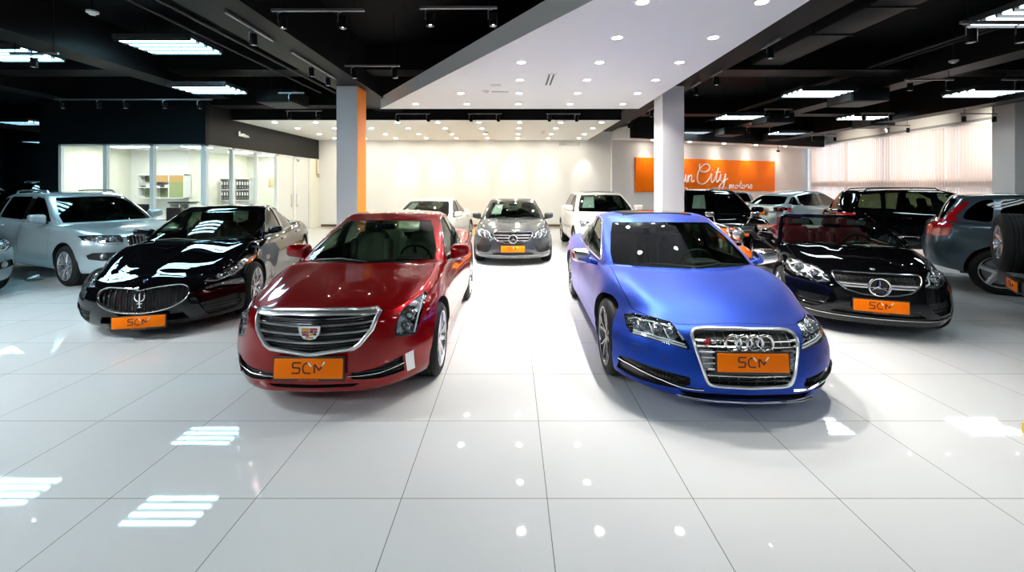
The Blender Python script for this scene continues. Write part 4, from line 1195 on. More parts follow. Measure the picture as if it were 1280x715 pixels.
        Hd = [(.50,.74),(.52,.83),(.66,.91),(.80,.93),(.86,.88),(.84,.78),(.68,.72)]
        lens = [(.62,.80,.05),(.75,.84,.045)]; st = [([(.53,.76),(.68,.74),(.82,.80)], .016)]
        I = [(.45,.56),(.80,.57),(.84,.46),(.50,.44)]
    for sg in (1, -1):
        c.lamp(Hd, sg, .05, .85, LAMPFC, lens=lens, strips=st)
        P = I if sg > 0 else mirx(I)
        c.recess.prism(P, 'Y', -.5, .5, 1)
        q = c.part('air_intake', c.patch(P, 'F', -.04, .004, .08), TRIM)
        cx = sum(p[0] for p in I)/len(I); cz = sum(p[1] for p in I)/len(I)
        m = MB(); h, n, d = c.proj((cx*sg, cz), 'F'); m.lathe([(0,.012),(.035,.01),(.045,0),(.06,-.01)], 20, 'Z', 0, Matrix.Translation(h-d*.03) @ d.to_track_quat('Z','Y').to_matrix().to_4x4()); c.part('fog_lamp', m, LAMPIN, q)
    low = half([(0,.40),(.44,.40),(.40,.31),(0,.30)])
    c.cut_prism(low, 'Y', -.5, .25); c.part('lower_grille', c.patch(low, 'F', -.05, .004, .1), TRIM)
    # rear
    rs = o.get('rear', 'plain')
    if rs == 'volvo':
        for ax, sg in (('L',1),('R',-1)):
            zt_ = bl+rise
            me = c.patch(chaikin([(L-.14,.90),(L-.36,.92),(L-.40,1.12),(L-.33,zt_+.03),(L-.19,zt_+.02),(L-.08,1.1)],1,.12), ax, .006, .014, .05)
            o1 = c.part('tail_lamp', me, REDLENS)
            top = c.sh(1,.93); mid = c.sh(1,.05)
            P = [(mid.y-.05,zt_-.01),(mid.y-.20,zt_-.01),(mid.y-.14,zt_+.06),(top.y-.09,top.z-.05),(top.y-.01,top.z-.05),(mid.y-.04,zt_+.10)]
            c.part('lamp_strip', c.patch(P, ax, .006, .012, .05), REDLENS, o1)
        for sg in (1,-1):
            P = [(.50,.92),(.52,1.14),(.80,1.16),(.82,.94)]; P = P if sg > 0 else mirx(P)
            c.part('tail_lamp', c.patch(P, 'B', .006, .012, .06), REDLENS)
    elif rs in ('evoque', 'lr', 'plain', 'vw'):
        z0, z1 = {'evoque': (.97, 1.10), 'lr': (.90, 1.10), 'plain': (.92, 1.08), 'vw': (.95, 1.10)}[rs]
        for sg in (1,-1):
            P = [(.46,z0+.02),(.46,z1),(.84,z1+.01),(.86,z0)]; P = P if sg > 0 else mirx(P)
            o1 = c.part('tail_lamp', c.patch(P, 'B', .006, .012, .06), GLOSSBLK if rs == 'evoque' else REDLENS)
            for k in range(2):
                h, n, d = c.proj((sg*(.60+.13*k), (z0+z1)/2), 'B'); m = MB(); m.lathe([(0,.012),(.03,.011),(.042,.004),(.045,-.01)], 20, 'Z', 0, Matrix.Translation(h+d*.014) @ d.to_track_quat('Z','Y').to_matrix().to_4x4()); c.part('lamp_ring', m, REDLENS, o1)
        for ax in 'LR':
            c.part('tail_lamp', c.patch([(L-.09,z0),(L-.30,z0+.02),(L-.34,z1),(L-.12,z1)], ax, .006, .012, .05), REDLENS)
        if rs == 'evoque':
            m = MB(); P = [(-.46,.98),(.46,.98),(.46,1.06),(-.46,1.06)]; mesh_add(m, c.patch(P, 'B', .004, .006, .08)); c.part('tailgate_trim', m, SATIN)
        if rs == 'vw':
            h, n, d = c.proj((0,1.08), 'B'); m = MB(); r_ = .075
            m.tube([(r_*math.cos(2*PI*k/24), h.y+.012, 1.08+r_*math.sin(2*PI*k/24)) for k in range(24)], .009, 6, closed=True)
            flat_stroke(m, [(-.055,1.13),(-.0,1.085),(.055,1.13)], .014, .01, h.y+.008); flat_stroke(m, [(-.066,1.09),(-.035,1.02),(0,1.075),(.035,1.02),(.066,1.09)], .014, .01, h.y+.008)
            c.part('badge', m, CHROME)
    if o.get('rear_plate'):
        z = o['rear_plate']; h = max(c.proj((x, z), 'B')[0].y for x in (-.25,0,.25))
        scm_plate(c.root, (0, h+.02, z), 0, .5, .14, False, PI)
    if o.get('front_plate', True): c.plate_front(o.get('plate_z', .58), 0, h=.13, small=False)
    c.interior(seat=o.get('seat', DARKIN), floor=.50, rear=o.get('rear_seat', False), ys=G['yA']+1.1)
    c.mirrors(o.get('mirror_mat', pm), sz=.095, sx=.125, z=cw+.10)
    if o.get('rails'):
        for sg in (1,-1):
            pts = [c.sh(q, 1.0, sg*.84) for q in (.16,.2,.35,.5,.65,.8,.9,.93)]
            P = [p+Vector((0,0,.045 if 0 < i < 7 else -.005)) for i, p in enumerate(pts)]
            m = MB(); m.tube(P, .016, 8); c.part('roof_rail', m, o.get('rail_mat', SATIN))
    if o.get('sunroof'):
        c.part('sunroof', c.patch(chaikin([(-.45,yB+.25),(.45,yB+.25),(.45,yB+1.2),(-.45,yB+1.2)],2,.12), 'T', .005, .006, .12), GLOSSBLK)
    if o.get('clad'):
        m = MB()
        for ax in 'LR':
            for ya in B['axles']: c.ribbon(m, [(ya+(Rt+.075)*math.cos(t), Rt+.01+(Rt+.075)*math.sin(t)) for t in [R(a) for a in range(-8, 189, 14)]], ax, .06, .03, .004, step=.08, n=8)
        c.part('arch_cladding', m, o['clad'])
    kw = dict(Rt=Rt, rim=o.get('rim', .25), w=.25, n=o.get('spokes', 5), style=o.get('style', 'twin'), rm=o.get('rm', RIMS))
    r = c.finish(hood=[(-.46,.20),(.46,.20),(.64,.32),(.74,.55),(.79,.95),(.78,1.42),(.68,1.36),(.35,1.25),(0,1.20),(-.35,1.25),(-.68,1.36),(-.78,1.42),(-.79,.95),(-.74,.55),(-.64,.32)],
        hood_z=h0-.12, wheel_kw=kw, arch=.05, floor=.50)
    if paper: price_paper(c, paper, -.62, -.30, .25, .82)
    if o.get('spare'):
        z = o['spare']; h = max(c.proj((x, zz), 'B')[0].y for x in (-.3,0,.3) for zz in (z-.3, z, z+.25) if c.proj((x, zz), 'B')[0] is not None)
        w = wheel(c.root, Rt=.39, w=.27, rim=.225, n=5, style='wide', rm=RIMS)
        w.name = 'spare_wheel'; w.location = (o.get('spare_x', 0), h+.19, z); w.rotation_euler = (0, 0, PI/2)
        m = MB(); m.bbox(-.12+o.get('spare_x',0),.12+o.get('spare_x',0), h-.02, h+.12, z-.12, z+.12, .02); c.part('spare_carrier', m, TRIM)
        m = MB(); m.bbox(-.85,.85, h-.02, h+.20, .40, .58, .03); c.part('rear_bumper', m, TRIM)
        scm_plate(c.root, (.0, h+.225, .49), 0, .46, .13, False, PI)
    return r

def build_motorcycle(name, label, loc, rz):
    r = empty(name, loc, rz); tag(r, label, 'motorcycle')
    orange = paint('orange_lacquer', (.75,.13,.01), .2, .25)
    for y in (.33, 1.80):
        m = MB(); m.lathe([(.235,-.05),(.29,-.065),(.325,-.035),(.335,0),(.325,.035),(.29,.065),(.235,.05)], 36, 'X', close=True); w = obj('wheel', m, RUBBER, r); w.location = (0, y, .335)
        m = MB(); m.lathe([(.24,-.05),(.215,-.03),(.215,.03),(.24,.05)], 36, 'X', close=True)
        for k in range(8):
            a = 2*PI*k/8; m.tube([(0,.03*math.cos(a),.03*math.sin(a)),(0,.22*math.cos(a+.15),.22*math.sin(a+.15))], [.016,.011], 6)
        m.lathe([(0,-.06),(.045,-.05),(.045,.05),(0,.06)], 16, 'X'); obj('rim', m, CHROME, w)
        m = MB(); m.lathe([(.06,.07),(.14,.07),(.14,.076),(.06,.076)], 28, 'X', close=True); obj('brake_disc', m, SATIN, w)
    m = MB()
    for x in (-.10, .10): m.tube([(x,.33,.335),(x,.47,.62),(x,.66,1.0)], [.028,.028,.022], 10)
    m.bbox(-.14,.14,.58,.68,.93,.97,.02); m.bbox(-.14,.14,.50,.58,.74,.78,.02); obj('fork', m, CHROME, r)
    m = MB(); n = 10
    for i in range(n):
        pass
    def fen(a, b, c):
        t = R(35+ (a+1)/2*120); rr = .375+c*.006
        return Vector((b*.075, .33-rr*math.cos(t), .335+rr*math.sin(t)-.02*b*b))
    v, f = rcube(.1,.3,.5,10,3,1,fen,(0,.5,1)); m.add(v, f); obj('mudguard', m, orange, r)
    m = MB(); m.tube([(-.38,.86,1.05),(-.30,.78,1.08),(-.10,.66,1.02),(.10,.66,1.02),(.30,.78,1.08),(.38,.86,1.05)], .013, 8); hb = obj('handlebar', m, CHROME, r)
    m = MB()
    for sg in (-1,1): m.tube([(sg*.38,.86,1.05),(sg*.31,.79,1.077)], .02, 8)
    obj('grip', m, RUBBER, hb)
    for sg in (-1,1):
        m = MB(); m.tube([(sg*.29,.78,1.08),(sg*.34,.72,1.2),(sg*.38,.72,1.24)], .007, 6)
        def mf(a,b,c): return Vector((sg*.41+a*.075, .72+b*.022, 1.25+c*.045))
        v, f = rcube(.5,.5,.5,2,1,2,mf,(0,.5,1)); m.add(v, f); mm = obj('rear_mirror', m, CHROME, r)
    m = MB(); M = Matrix.Translation((0,.50,.90)) @ Matrix.Rotation(PI/2, 4, 'X')
    m.lathe([(0,.10),(.05,.095),(.095,.07),(.105,.05),(.10,.02),(.08,-.06),(.04,-.11),(0,-.12)], 28, 'Z', 0, M); hl = obj('headlamp', m, CHROME, r)
    m = MB(); m.lathe([(0,.108),(.05,.104),(.09,.078)], 28, 'Z', 0, M); obj('headlamp_lens', m, LAMPIN, hl)
    m = MB()
    for sg in (-1,1):
        def af(a,b,c): return Vector((sg*.19+a*.03,.56+b*.035,.88+c*.03))
        v, f = rcube(.5,.5,.5,1,1,1,af,(0,.5,1)); m.add(v,f)
    obj('indicator', m, AMBER, r)
    m = MB()
    def tank(a,b,c): 
        k = 1-.35*((a+1)/2)**2
        return Vector((b*.15*k*(1-.25*c), .98+a*.27, .86+c*.13-.05*(a+1)/2*c))
    v, f = rcube(.5,.5,.55,5,4,3,tank); m.add(v,f); obj('fuel_tank', m, orange, r)
    m = MB()
    def st(a,b,c): return Vector((b*(.13+.03*math.sin((a+1)*1.5)), 1.55+a*.36, .80+c*.045+.06*((a+1)/2)**2-.03*math.sin((a+1)*1.4)))
    v, f = rcube(.3,.5,.6,8,3,2,st); m.add(v,f); obj('seat', m, mat('black_leather', (.015,.015,.015), .5), r)
    m = MB(); m.bbox(-.13,.13,.80,1.22,.32,.56,.05)
    for sg, t in ((-1,-22),(1,22)):
        M = Matrix.Translation((0,1.0+sg*.11,.60)) @ Matrix.Rotation(R(-t),4,'X')
        for k in range(6): m.lathe([(0,-.012),(.075,-.012),(.08,0),(.075,.012),(0,.012)], 16, 'Z', 0, M @ Matrix.Translation((0,0,.03*k-.02)))
    obj('engine', m, SATIN, r)
    m = MB(); m.tube([(-.05,.68,.95),(-.05,.75,.50),(-.12,.82,.28),(-.12,1.28,.28),(-.08,1.5,.62)], .02, 8); m.tube([(.05,.68,.95),(.05,.75,.50),(.12,.82,.28),(.12,1.28,.28),(.08,1.5,.62)], .02, 8)
    m.tube([(-.10,1.80,.335),(-.10,1.3,.36)], .024, 8); m.tube([(.10,1.80,.335),(.10,1.3,.36)], .024, 8); m.tube([(0,.66,.93),(0,1.2,.76),(0,1.75,.80)], .022, 8)
    m.tube([(-.10,1.78,.36),(-.10,1.55,.78)], .025, 8); m.tube([(.10,1.78,.36),(.10,1.55,.78)], .025, 8); obj('frame', m, TRIM, r)
    m = MB(); m.tube([(.10,.90,.62),(.15,.78,.50),(.17,.80,.30),(.19,1.2,.26),(.19,2.0,.34)], [.02,.022,.025,.035,.045], 10); m.tube([(.12,1.1,.62),(.17,1.16,.45),(.19,1.25,.36),(.21,2.0,.44)], [.02,.022,.03,.04], 10); obj('exhaust', m, CHROME, r)
    m = MB()
    def rf(a,b,c):
        t = R(60+(a+1)/2*110); rr = .385+c*.006
        return Vector((b*.09, 1.80-rr*math.cos(t), .335+rr*math.sin(t)-.02*b*b))
    v, f = rcube(.1,.3,.5,10,3,1,rf,(0,.5,1)); m.add(v,f); obj('rear_mudguard', m, orange, r)
    m = MB(); m.tube([(-.10,1.1,.28),(-.26,1.16,.0)], .012, 6); obj('side_stand', m, TRIM, r)
    return r
# ---------------------------------------------------------------- the showroom shell
YB = 19.2; ZS = 3.75; ZD = 4.9
PX0, PX1, PY0, PY1 = -27.0, 16.0, -6.0, 25.0
def floor_mat():
    m = mat('polished_tile', (.72,.735,.74), .045, spec=.34)
    n, l, p = nodes_of(m)
    tc = n.new('ShaderNodeTexCoord'); sp = n.new('ShaderNodeSeparateXYZ'); l.new(tc.outputs['Object'], sp.inputs[0])
    def M(op, a, b=None):
        q = n.new('ShaderNodeMath'); q.operation = op
        for i, v in enumerate((a, b)):
            if v is None: continue
            if hasattr(v, 'is_linked') or hasattr(v, 'links'): l.new(v, q.inputs[i])
            else: q.inputs[i].default_value = v
        return q.outputs[0]
    s = .829
    def line(ax, off):
        t = M('DIVIDE', M('SUBTRACT', sp.outputs[ax], off), s)
        f = M('ABSOLUTE', M('SUBTRACT', t, M('ROUND', t)))
        return M('LESS_THAN', f, .0024/s)
    g = M('MAXIMUM', line('X', .20), line('Y', 2.513))
    def cell(ax, off): return M('FLOOR', M('DIVIDE', M('SUBTRACT', sp.outputs[ax], off), s))
    cb = n.new('ShaderNodeCombineXYZ'); l.new(cell('X', .20), cb.inputs[0]); l.new(cell('Y', 2.513), cb.inputs[1])
    wn = n.new('ShaderNodeTexWhiteNoise'); l.new(cb.outputs[0], wn.inputs['Vector'])
    ramp = n.new('ShaderNodeMapRange'); ramp.inputs['To Min'].default_value = .95; ramp.inputs['To Max'].default_value = 1.0; l.new(wn.outputs['Value'], ramp.inputs['Value'])
    nz = n.new('ShaderNodeTexNoise'); nz.inputs['Scale'].default_value = 1.3; nz.inputs['Detail'].default_value = 3; l.new(tc.outputs['Object'], nz.inputs['Vector'])
    mr2 = n.new('ShaderNodeMapRange'); mr2.inputs['To Min'].default_value = .95; mr2.inputs['To Max'].default_value = 1.04; l.new(nz.outputs['Fac'], mr2.inputs['Value'])
    tint = n.new('ShaderNodeMix'); tint.data_type = 'RGBA'; tint.blend_type = 'MULTIPLY'; tint.inputs[0].default_value = 1
    tint.inputs[6].default_value = (.72,.735,.74,1); cg = n.new('ShaderNodeCombineColor')
    k = M('MULTIPLY', ramp.outputs[0], mr2.outputs[0])
    for i in range(3): l.new(k, cg.inputs[i])
    l.new(cg.outputs[0], tint.inputs[7])
    gr = n.new('ShaderNodeMix'); gr.data_type = 'RGBA'; l.new(g, gr.inputs[0]); l.new(tint.outputs[2], gr.inputs[6]); gr.inputs[7].default_value = (.20,.20,.19,1)
    l.new(gr.outputs[2], p.inputs['Base Color'])
    rr = n.new('ShaderNodeMapRange'); rr.inputs['To Min'].default_value = .015; rr.inputs['To Max'].default_value = .04; l.new(nz.outputs['Fac'], rr.inputs['Value']); l.new(rr.outputs[0], p.inputs['Roughness'])
    # very slight waviness of the polished surface
    b = n.new('ShaderNodeBump'); b.inputs['Strength'].default_value = .012; b.inputs['Distance'].default_value = .01
    nw = n.new('ShaderNodeTexNoise'); nw.inputs['Scale'].default_value = 2.2; l.new(tc.outputs['Object'], nw.inputs['Vector']); l.new(nw.outputs['Fac'], b.inputs['Height']); l.new(b.outputs[0], p.inputs['Normal'])
    return m
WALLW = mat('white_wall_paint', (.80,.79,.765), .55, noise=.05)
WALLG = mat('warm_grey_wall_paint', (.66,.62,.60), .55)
CEILW = mat('white_ceiling_paint', (.78,.78,.775), .6)
BLACKC = mat('black_ceiling_paint', (.0032,.0034,.004), .6, noise=.06, spec=.06)
BLACKB = mat('dark_beam_paint', (.005,.005,.0055), .5, spec=.12)
GREYD = mat('dark_grey_soffit', (.040,.040,.042), .6)
CREAM = mat('cream_office_paint', (.78,.77,.66), .6)
FRAMEW = mat('white_aluminium', (.78,.78,.77), .3)
ORANGEW = mat('orange_wall_paint', (.95,.24,.006), .45)
DKPANEL = mat('dark_fascia_paint', (.013,.0135,.013), .5, noise=.05, spec=.15)
SHUT = mat('dark_shutter', (.0025,.006,.0075), .45, spec=.1)
WOOD = mat('pale_wood_floor', (.52,.30,.10), .25)
PANELE = mat('fluorescent_tube', (1,1,1), .5, emit=(.76,.92,1.0), strength=20)
PANELC = mat('fluorescent_tube_cool', (1,1,1), .5, emit=(.42,.82,1.0), strength=20)
TRAYW = mat('lamp_tray', (.035,.037,.04), .4, .2)
DOWNE = mat('downlight_glow', (1,1,1), .5, emit=(1,.95,.88), strength=40)
DOWNB = mat('downlight_glow_warm', (1,1,1), .5, emit=(1,.93,.80), strength=225)
SPOTE = mat('spot_glow', (1,1,1), .5, emit=(1,.97,.92), strength=90)
BLKMET = mat('black_metal', (.008,.008,.009), .4, spec=.2)
STEELD = mat('duct_metal', (.16,.17,.18), .4, .7)

def make_shell():
    f = MB(); f.box(PX0, PX1, PY0, PY1, -.10, 0); struct('floor', f, floor_mat())
    f = MB(); f.box(-4.6, -.5, 15.5, YB, 0.0, .012); struct('trim_1', f, WOOD, label='strip of pale wood flooring along the white back wall')
    f = MB(); f.box(PX0, PX1, PY0, PY1, ZD, ZD+.1); struct('ceiling', f, BLACKC)
    # back wall, sign wall, window wall
    f = MB(); f.box(-9.0, 4.35, YB, YB+.15, 0, ZD); struct('wall_back', f, WALLW)
    f = MB(); f.box(-8.3, 4.35, YB-.02, YB, 0, .10); struct('baseboard_back', f, mat('dark_wood_skirting', (.12,.07,.03), .4))
    a = math.atan2(23.35-18.85, 15.5-4.3); Lw = math.hypot(23.35-18.85, 15.5-4.3)
    Ms = Matrix.Translation((4.3,18.95,0)) @ Matrix.Rotation(a, 4, 'Z')
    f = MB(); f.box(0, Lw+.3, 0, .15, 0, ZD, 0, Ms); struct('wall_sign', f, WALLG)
    f = MB(); f.box(-.02, Lw+.2, -1.25, 0, ZS, ZS+.45, 0, Ms); struct('trim_2', f, CEILW, label='soffit with downlights above the orange sign')
    f = MB(); f.box(-.02, Lw-.6, -1.45, -1.25, ZS-.06, ZD, 0, Ms); struct('trim_3', f, BLACKB, label='black bulkhead in front of the sign soffit')
    # window wall (+x): frame members and panes, blinds inside
    ang = math.atan2(-(15.5-14.7), 23.4-13.4)
    Mw = Matrix.Translation((14.78,13.4,0)) @ Matrix.Rotation(ang, 4, 'Z')
    f = MB(); f.box(.30,.45,-20,-.2,0,ZD,0,Mw); f.box(.30,.45,-.3,11,3.95,ZD,0,Mw); f.box(.30,.45,9.9,11.5,0,ZD,0,Mw); f.box(.30,.45,-.3,10.2,0,.12,0,Mw); struct('wall_right', f, WALLW)
    f = MB()
    for y in (-.2, 2.35, 4.9, 7.4, 9.9): f.box(.30,.40,y-.04,y+.04,.1,3.95,0,Mw)
    f.box(.28,.42,-.2,9.9,1.72,2.0,0,Mw); f.box(.28,.42,-.2,9.9,3.85,3.95,0,Mw); f.box(.28,.42,-.2,9.9,.1,.2,0,Mw)
    struct('window_1', f, mat('window_frame_grey', (.3,.3,.3), .4))
    f = MB(); f.box(.345,.355,-.2,9.9,.15,3.9,0,Mw); g = obj('window_pane', f, glass('window_glass', (.92,.96,.95)), bpy.data.objects['window_1'])
    bl = empty('vertical_blind', (0,0,0)); tag(bl, 'pale peach vertical blinds drawn across the long sunlit window', 'blinds')
    bm_ = bpy.data.materials.new('blind_fabric'); n, l, p = nodes_of(bm_); out = n['Material Output']
    p.inputs['Base Color'].default_value = (.80,.66,.60,1); p.inputs['Roughness'].default_value = .8
    tr = n.new('ShaderNodeBsdfTranslucent'); tr.inputs[0].default_value = (.86,.62,.52,1); mx = n.new('ShaderNodeMixShader'); mx.inputs[0].default_value = .5
    l.new(p.outputs[0], mx.inputs[1]); l.new(tr.outputs[0], mx.inputs[2]); l.new(mx.outputs[0], out.inputs['Surface'])
    m = MB(); y = -.05; k = 0
    while y < 9.85:
        an = R(9+random.uniform(-3, 3)); c_, s_ = math.cos(an)*.068, math.sin(an)*.068
        vs = []
        for z in (.06, 3.78):
            for t in (-1, -.33, .33, 1):
                vs.append(Mw @ Vector((.10+s_*t+.006*(1-t*t), y+c_*t, z)))
        m.add(vs, [(i, i+1, i+5, i+4) for i in range(3)]); y += .118; k += 1
    obj('slats', m, bm_, bl, recalc=False)
    m = MB(); m.box(.05,.16,-.15,9.9,3.78,3.83,0,Mw); obj('headrail', m, FRAMEW, bl)
    # remaining walls
    f = MB(); f.box(PX0-.1, PX0, PY0, PY1, 0, ZD); struct('wall_left', f, SHUT)
    f = MB(); f.box(PX0, -13.2, 23.5, 23.65, 0, ZD)
    for i in range(34): f.box(PX0, -13.2, 23.44, 23.5, .1*i, .1*i+.07)
    struct('wall_far', f, SHUT)
    f = MB(); f.box(PX0, PX1+1, PY0-.15, PY0, 0, ZD); struct('wall_front', f, mat('front_wall_dark', (.20,.20,.21), .6))
    # columns
    for i, (x0, x1) in enumerate(((-3.895,-3.43), (3.34,3.82))):
        f = MB(); f.box(x0, x1, 9.8, 10.38, 0, ZD)
        f.f = f.f; 
        if i == 0:
            f.m[3] = 1
        struct('column_%d' % (i+1), f, [mat('white_column_paint', (.66,.66,.68), .5), ORANGEW], label='white square column with one orange side' if i == 0 else 'white square column between the blue car and the sign')
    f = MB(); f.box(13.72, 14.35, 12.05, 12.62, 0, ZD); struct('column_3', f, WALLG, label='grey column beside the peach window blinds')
    # white dropped ceilings
    P = [(-3.37,11.33), (3.25,11.33), (3.12,1.15)]
    f = MB(); f.prism(P, 'Z', ZS, ZS+.3); struct('ceiling_2', f, CEILW, label='white triangular dropped ceiling with rows of downlights')
    f = MB(); f.box(-8.40, 3.27, 13.26, YB, ZS, ZS+.3); struct('ceiling_3', f, mat('white_ceiling_warm', (.80,.785,.74), .6), label='low white ceiling over the back bay')
    f = MB(); f.box(-8.40, 3.27, 13.20, 13.26, ZS-.004, ZD); struct('trim_4', f, BLACKB, label='black bulkhead before the low back bay ceiling')
    # black beams
    bs = [(-4.05,-3.25,-6,18.5,3.99), (3.28,4.08,-6,18.0,3.99), (-8.3,-7.7,-6,12.1,4.15), (-12.4,-11.8,-6,12.1,4.1), (-20.6,-20,-6,23,4.1), (8.9,9.5,-6,21,4.15), (12.4,13.0,-6,22,3.92)]
    for i, (x0, x1, y0, y1, z) in enumerate(bs):
        f = MB(); f.box(x0, x1, y0, y1, z, ZD); 
        struct('beam_%d' % (i+1), f, BLACKB)
    cs = [(-27,16,-1.2,-.6,4.3), (-27,16,4.5,5.1,4.35), (-27,16,9.79,10.4,4.35), (-8.4,3.3,12.3,12.9,4.02), (3.3,16,15.5,16.1,4.3), (-27,-13,17,17.6,4.3)]
    for i, (x0, x1, y0, y1, z) in enumerate(cs):
        f = MB(); f.box(x0, x1, y0, y1, z, ZD); struct('beam_%d' % (i+20), f, BLACKB)

# ---------------------------------------------------------------- lamps and ceiling kit
ORD = ['first','second','third','fourth','fifth','sixth','seventh','eighth','ninth','tenth']
def make_downlights():
    def one(x, y, z, label, group, em, r=.062):
        t = empty('downlight', (x, y, z)); tag(t, label, 'ceiling light', group)
        m = MB(); m.lathe([(r, .002), (r+.004, -.004), (r+.028, -.006), (r+.030, .001)], 24); obj('trim_ring', m, FRAMEW, t)
        m = MB(); m.lathe([(0, -.002), (r, -.002)], 24); obj('lens', m, em, t, recalc=False)
        return t
    def beam_of(t, e=27):
        l = bpy.data.lights.new('downlight_beam', 'AREA'); l.shape = 'DISK'; l.size = .115; l.energy = e; l.spread = R(112); l.color = (1,.95,.88)
        o = bpy.data.objects.new('downlight_beam', l); COL.objects.link(o); o.parent = t; o.location = (0,0,-.008)
    rows = [10.66, 9.42, 8.24, 7.06, 5.88, 4.74, 3.55]; cols = [-2.32, -1.09, .15, 1.40, 2.68]
    proto = None
    def inside(x, y):    # triangle with margin
        xl = -3.37+(11.33-y)*(3.12+3.37)/(11.33-1.15)
        return xl+.35 < x < 3.0
    for i, y in enumerate(rows):
        xs = [x for x in cols if inside(x, y)]
        for j, x in enumerate(xs):
            lab = 'downlight in the triangular ceiling, %s row from the back bay, %s from the sign side' % (ORD[i], ORD[len(xs)-1-j])
            if proto is None: proto = one(x, y, ZS, lab, 'downlights in the triangular ceiling', DOWNE); beam_of(proto)
            else:
                c = copy_tree(proto); c.location = (x, y, ZS); c['label'] = lab
                if x > 2 and y < 9:
                    for ch in list(c.children):
                        if ch.type == 'LIGHT': bpy.data.objects.remove(ch)
                    beam_of(c, 13)
    p2 = None
    for i, y in enumerate((13.75, 15.2, 16.9, 18.35)):
        for j in range(9):
            x = 2.78-1.27*j
            lab = 'downlight in the low back bay ceiling, %s row back, %s from the sign wall' % (ORD[i], ORD[j])
            if p2 is None: p2 = one(x, y, ZS, lab, 'downlights in the back bay', DOWNB)
            else:
                c = copy_tree(p2); c.location = (x, y, ZS); c['label'] = lab
    a = math.atan2(4.5, 11.2)
    for j in range(5):
        s = 1.7+2.05*j; x = 4.3+s*math.cos(a)+.55*math.sin(a); y = 18.95+s*math.sin(a)-.55*math.cos(a)
        c = copy_tree(p2); c.location = (x, y, ZS); c['label'] = 'small downlight in the soffit over the orange sign, %s from the white back wall' % ORD[j]; c['group'] = 'downlights over the sign'
        l = bpy.data.lights.new('sign_spot', 'SPOT'); l.energy = 45; l.spot_size = R(62); l.spot_blend = .6; l.color = (1,.86,.62); l.shadow_soft_size = .04
        o = bpy.data.objects.new('spot_beam', l); COL.objects.link(o); o.parent = c; o.location = (0,0,-.02); o.rotation_euler = (Vector((math.sin(a)*-.42, math.cos(a)*.42, -1))).to_track_quat('-Z','Y').to_euler()

def make_panels():
    FRONT = mat('added_fill_tube_strong', (1,1,1), .5, emit=(.86,.96,1.0), strength=105)  # for unseen panels added to brighten the foreground and the car fronts
    FRONTFILLR = mat('added_fill_tube_weak', (1,1,1), .5, emit=(.84,.95,1.0), strength=30)  # weaker fill for the added panels on the blue car's side
    DIM = mat('fluorescent_tube_dim', (1,1,1), .5, emit=(.80,.93,1.0), strength=7)
    def panel(x, y, z, label, cool, w=1.25, d=.78):
        t = empty('fluorescent_panel', (x, y, z)); tag(t, label, 'ceiling light', 'fluorescent louvre panels')
        m = MB(); m.box(-w/2-.03, w/2+.03, -d/2-.03, d/2+.03, .012, .09); obj('tray', m, TRAYW, t, smooth=False)
        for k in range(4):
            m = MB(); yy = -d/2+d*(k+.5)/4; m.bbox(-w/2, w/2, yy-d*.066, yy+d*.066, -.012, .012, .01); obj('tube', m, (FRONT if x < 0 else FRONTFILLR) if y < 4 else DIM if (x > 6 and y < 7) else (PANELC if cool else PANELE), t)
        m = MB()
        for k in range(5): yy = -d/2+d*k/4; m.box(-w/2-.02, w/2+.02, yy-.012, yy+.012, -.03, .014)
        obj('louvre', m, TRAYW, t, smooth=False)
        for sx in (-.5,.5):
            m = MB(); m.tube([(sx,0,.09),(sx,0,ZD-z)], .006, 6); obj('hanger', m, BLKMET, t)
        return t
    Z = 4.0
    pos = [(7.35,10.6,0,'fluorescent panel hanging nearest the grey-blue tail of the parked estate car'),]
    L = [
     (7.35,10.6,0,'bright fluorescent panel hanging above the black convertible, in front of the sign'),
     (7.40,14.3,0,'bright fluorescent panel further back than the one above the convertible'),
     (7.55,18.4,0,'small bright fluorescent panel just before the orange sign'),
     (11.35,10.6,0,'bright fluorescent panel near the blinds, above the grey sport utility vehicle'),
     (11.5,14.4,0,'bright fluorescent panel near the middle of the peach blinds'),
     (11.7,18.7,0,'small bright fluorescent panel near the far end of the blinds'),
     (6.95,5.75,0,'fluorescent panel partly cut by the top corner of the photo above the convertible'),
     (-6.55,8.47,1,'large bright fluorescent panel hanging above the black sedan'),
     (-7.0,10.2,1,'thin bright fluorescent panel hanging before the dark office fascia'),
     (-10.25,9.0,1,'bright fluorescent panel above the silver sport utility vehicle, beside the spot track'),
     (-17.3,15.6,1,'bright fluorescent panel in the dark far bay, nearer of two'),
     (-24.0,22.4,1,'bright fluorescent panel in the dark far bay, farther of two'),
     (-6.9,2.9,1,'added unseen fill panel overhead in front of the red sedan'),  # from here on: out of view, added as fill light
     (6.95,1.2,0,'added unseen fill panel overhead in front of the blue car'),
     (-10.5,2.6,1,'added unseen fill panel overhead beside the silver car nose'),
     (-5.74,-2.6,1,'added unseen fill panel behind the camera before the red sedan'),
     (6.95,-2.9,0,'added unseen fill panel behind the camera before the blue car'),
     (.6,-2.8,0,'added unseen fill panel in the middle behind the camera'),
    ]
    for x, y, c, lab in L: panel(x, y, 4.45 if c and y < 9.5 else Z, lab, c, *((1.36,.86) if c and y < 9.5 else ()))

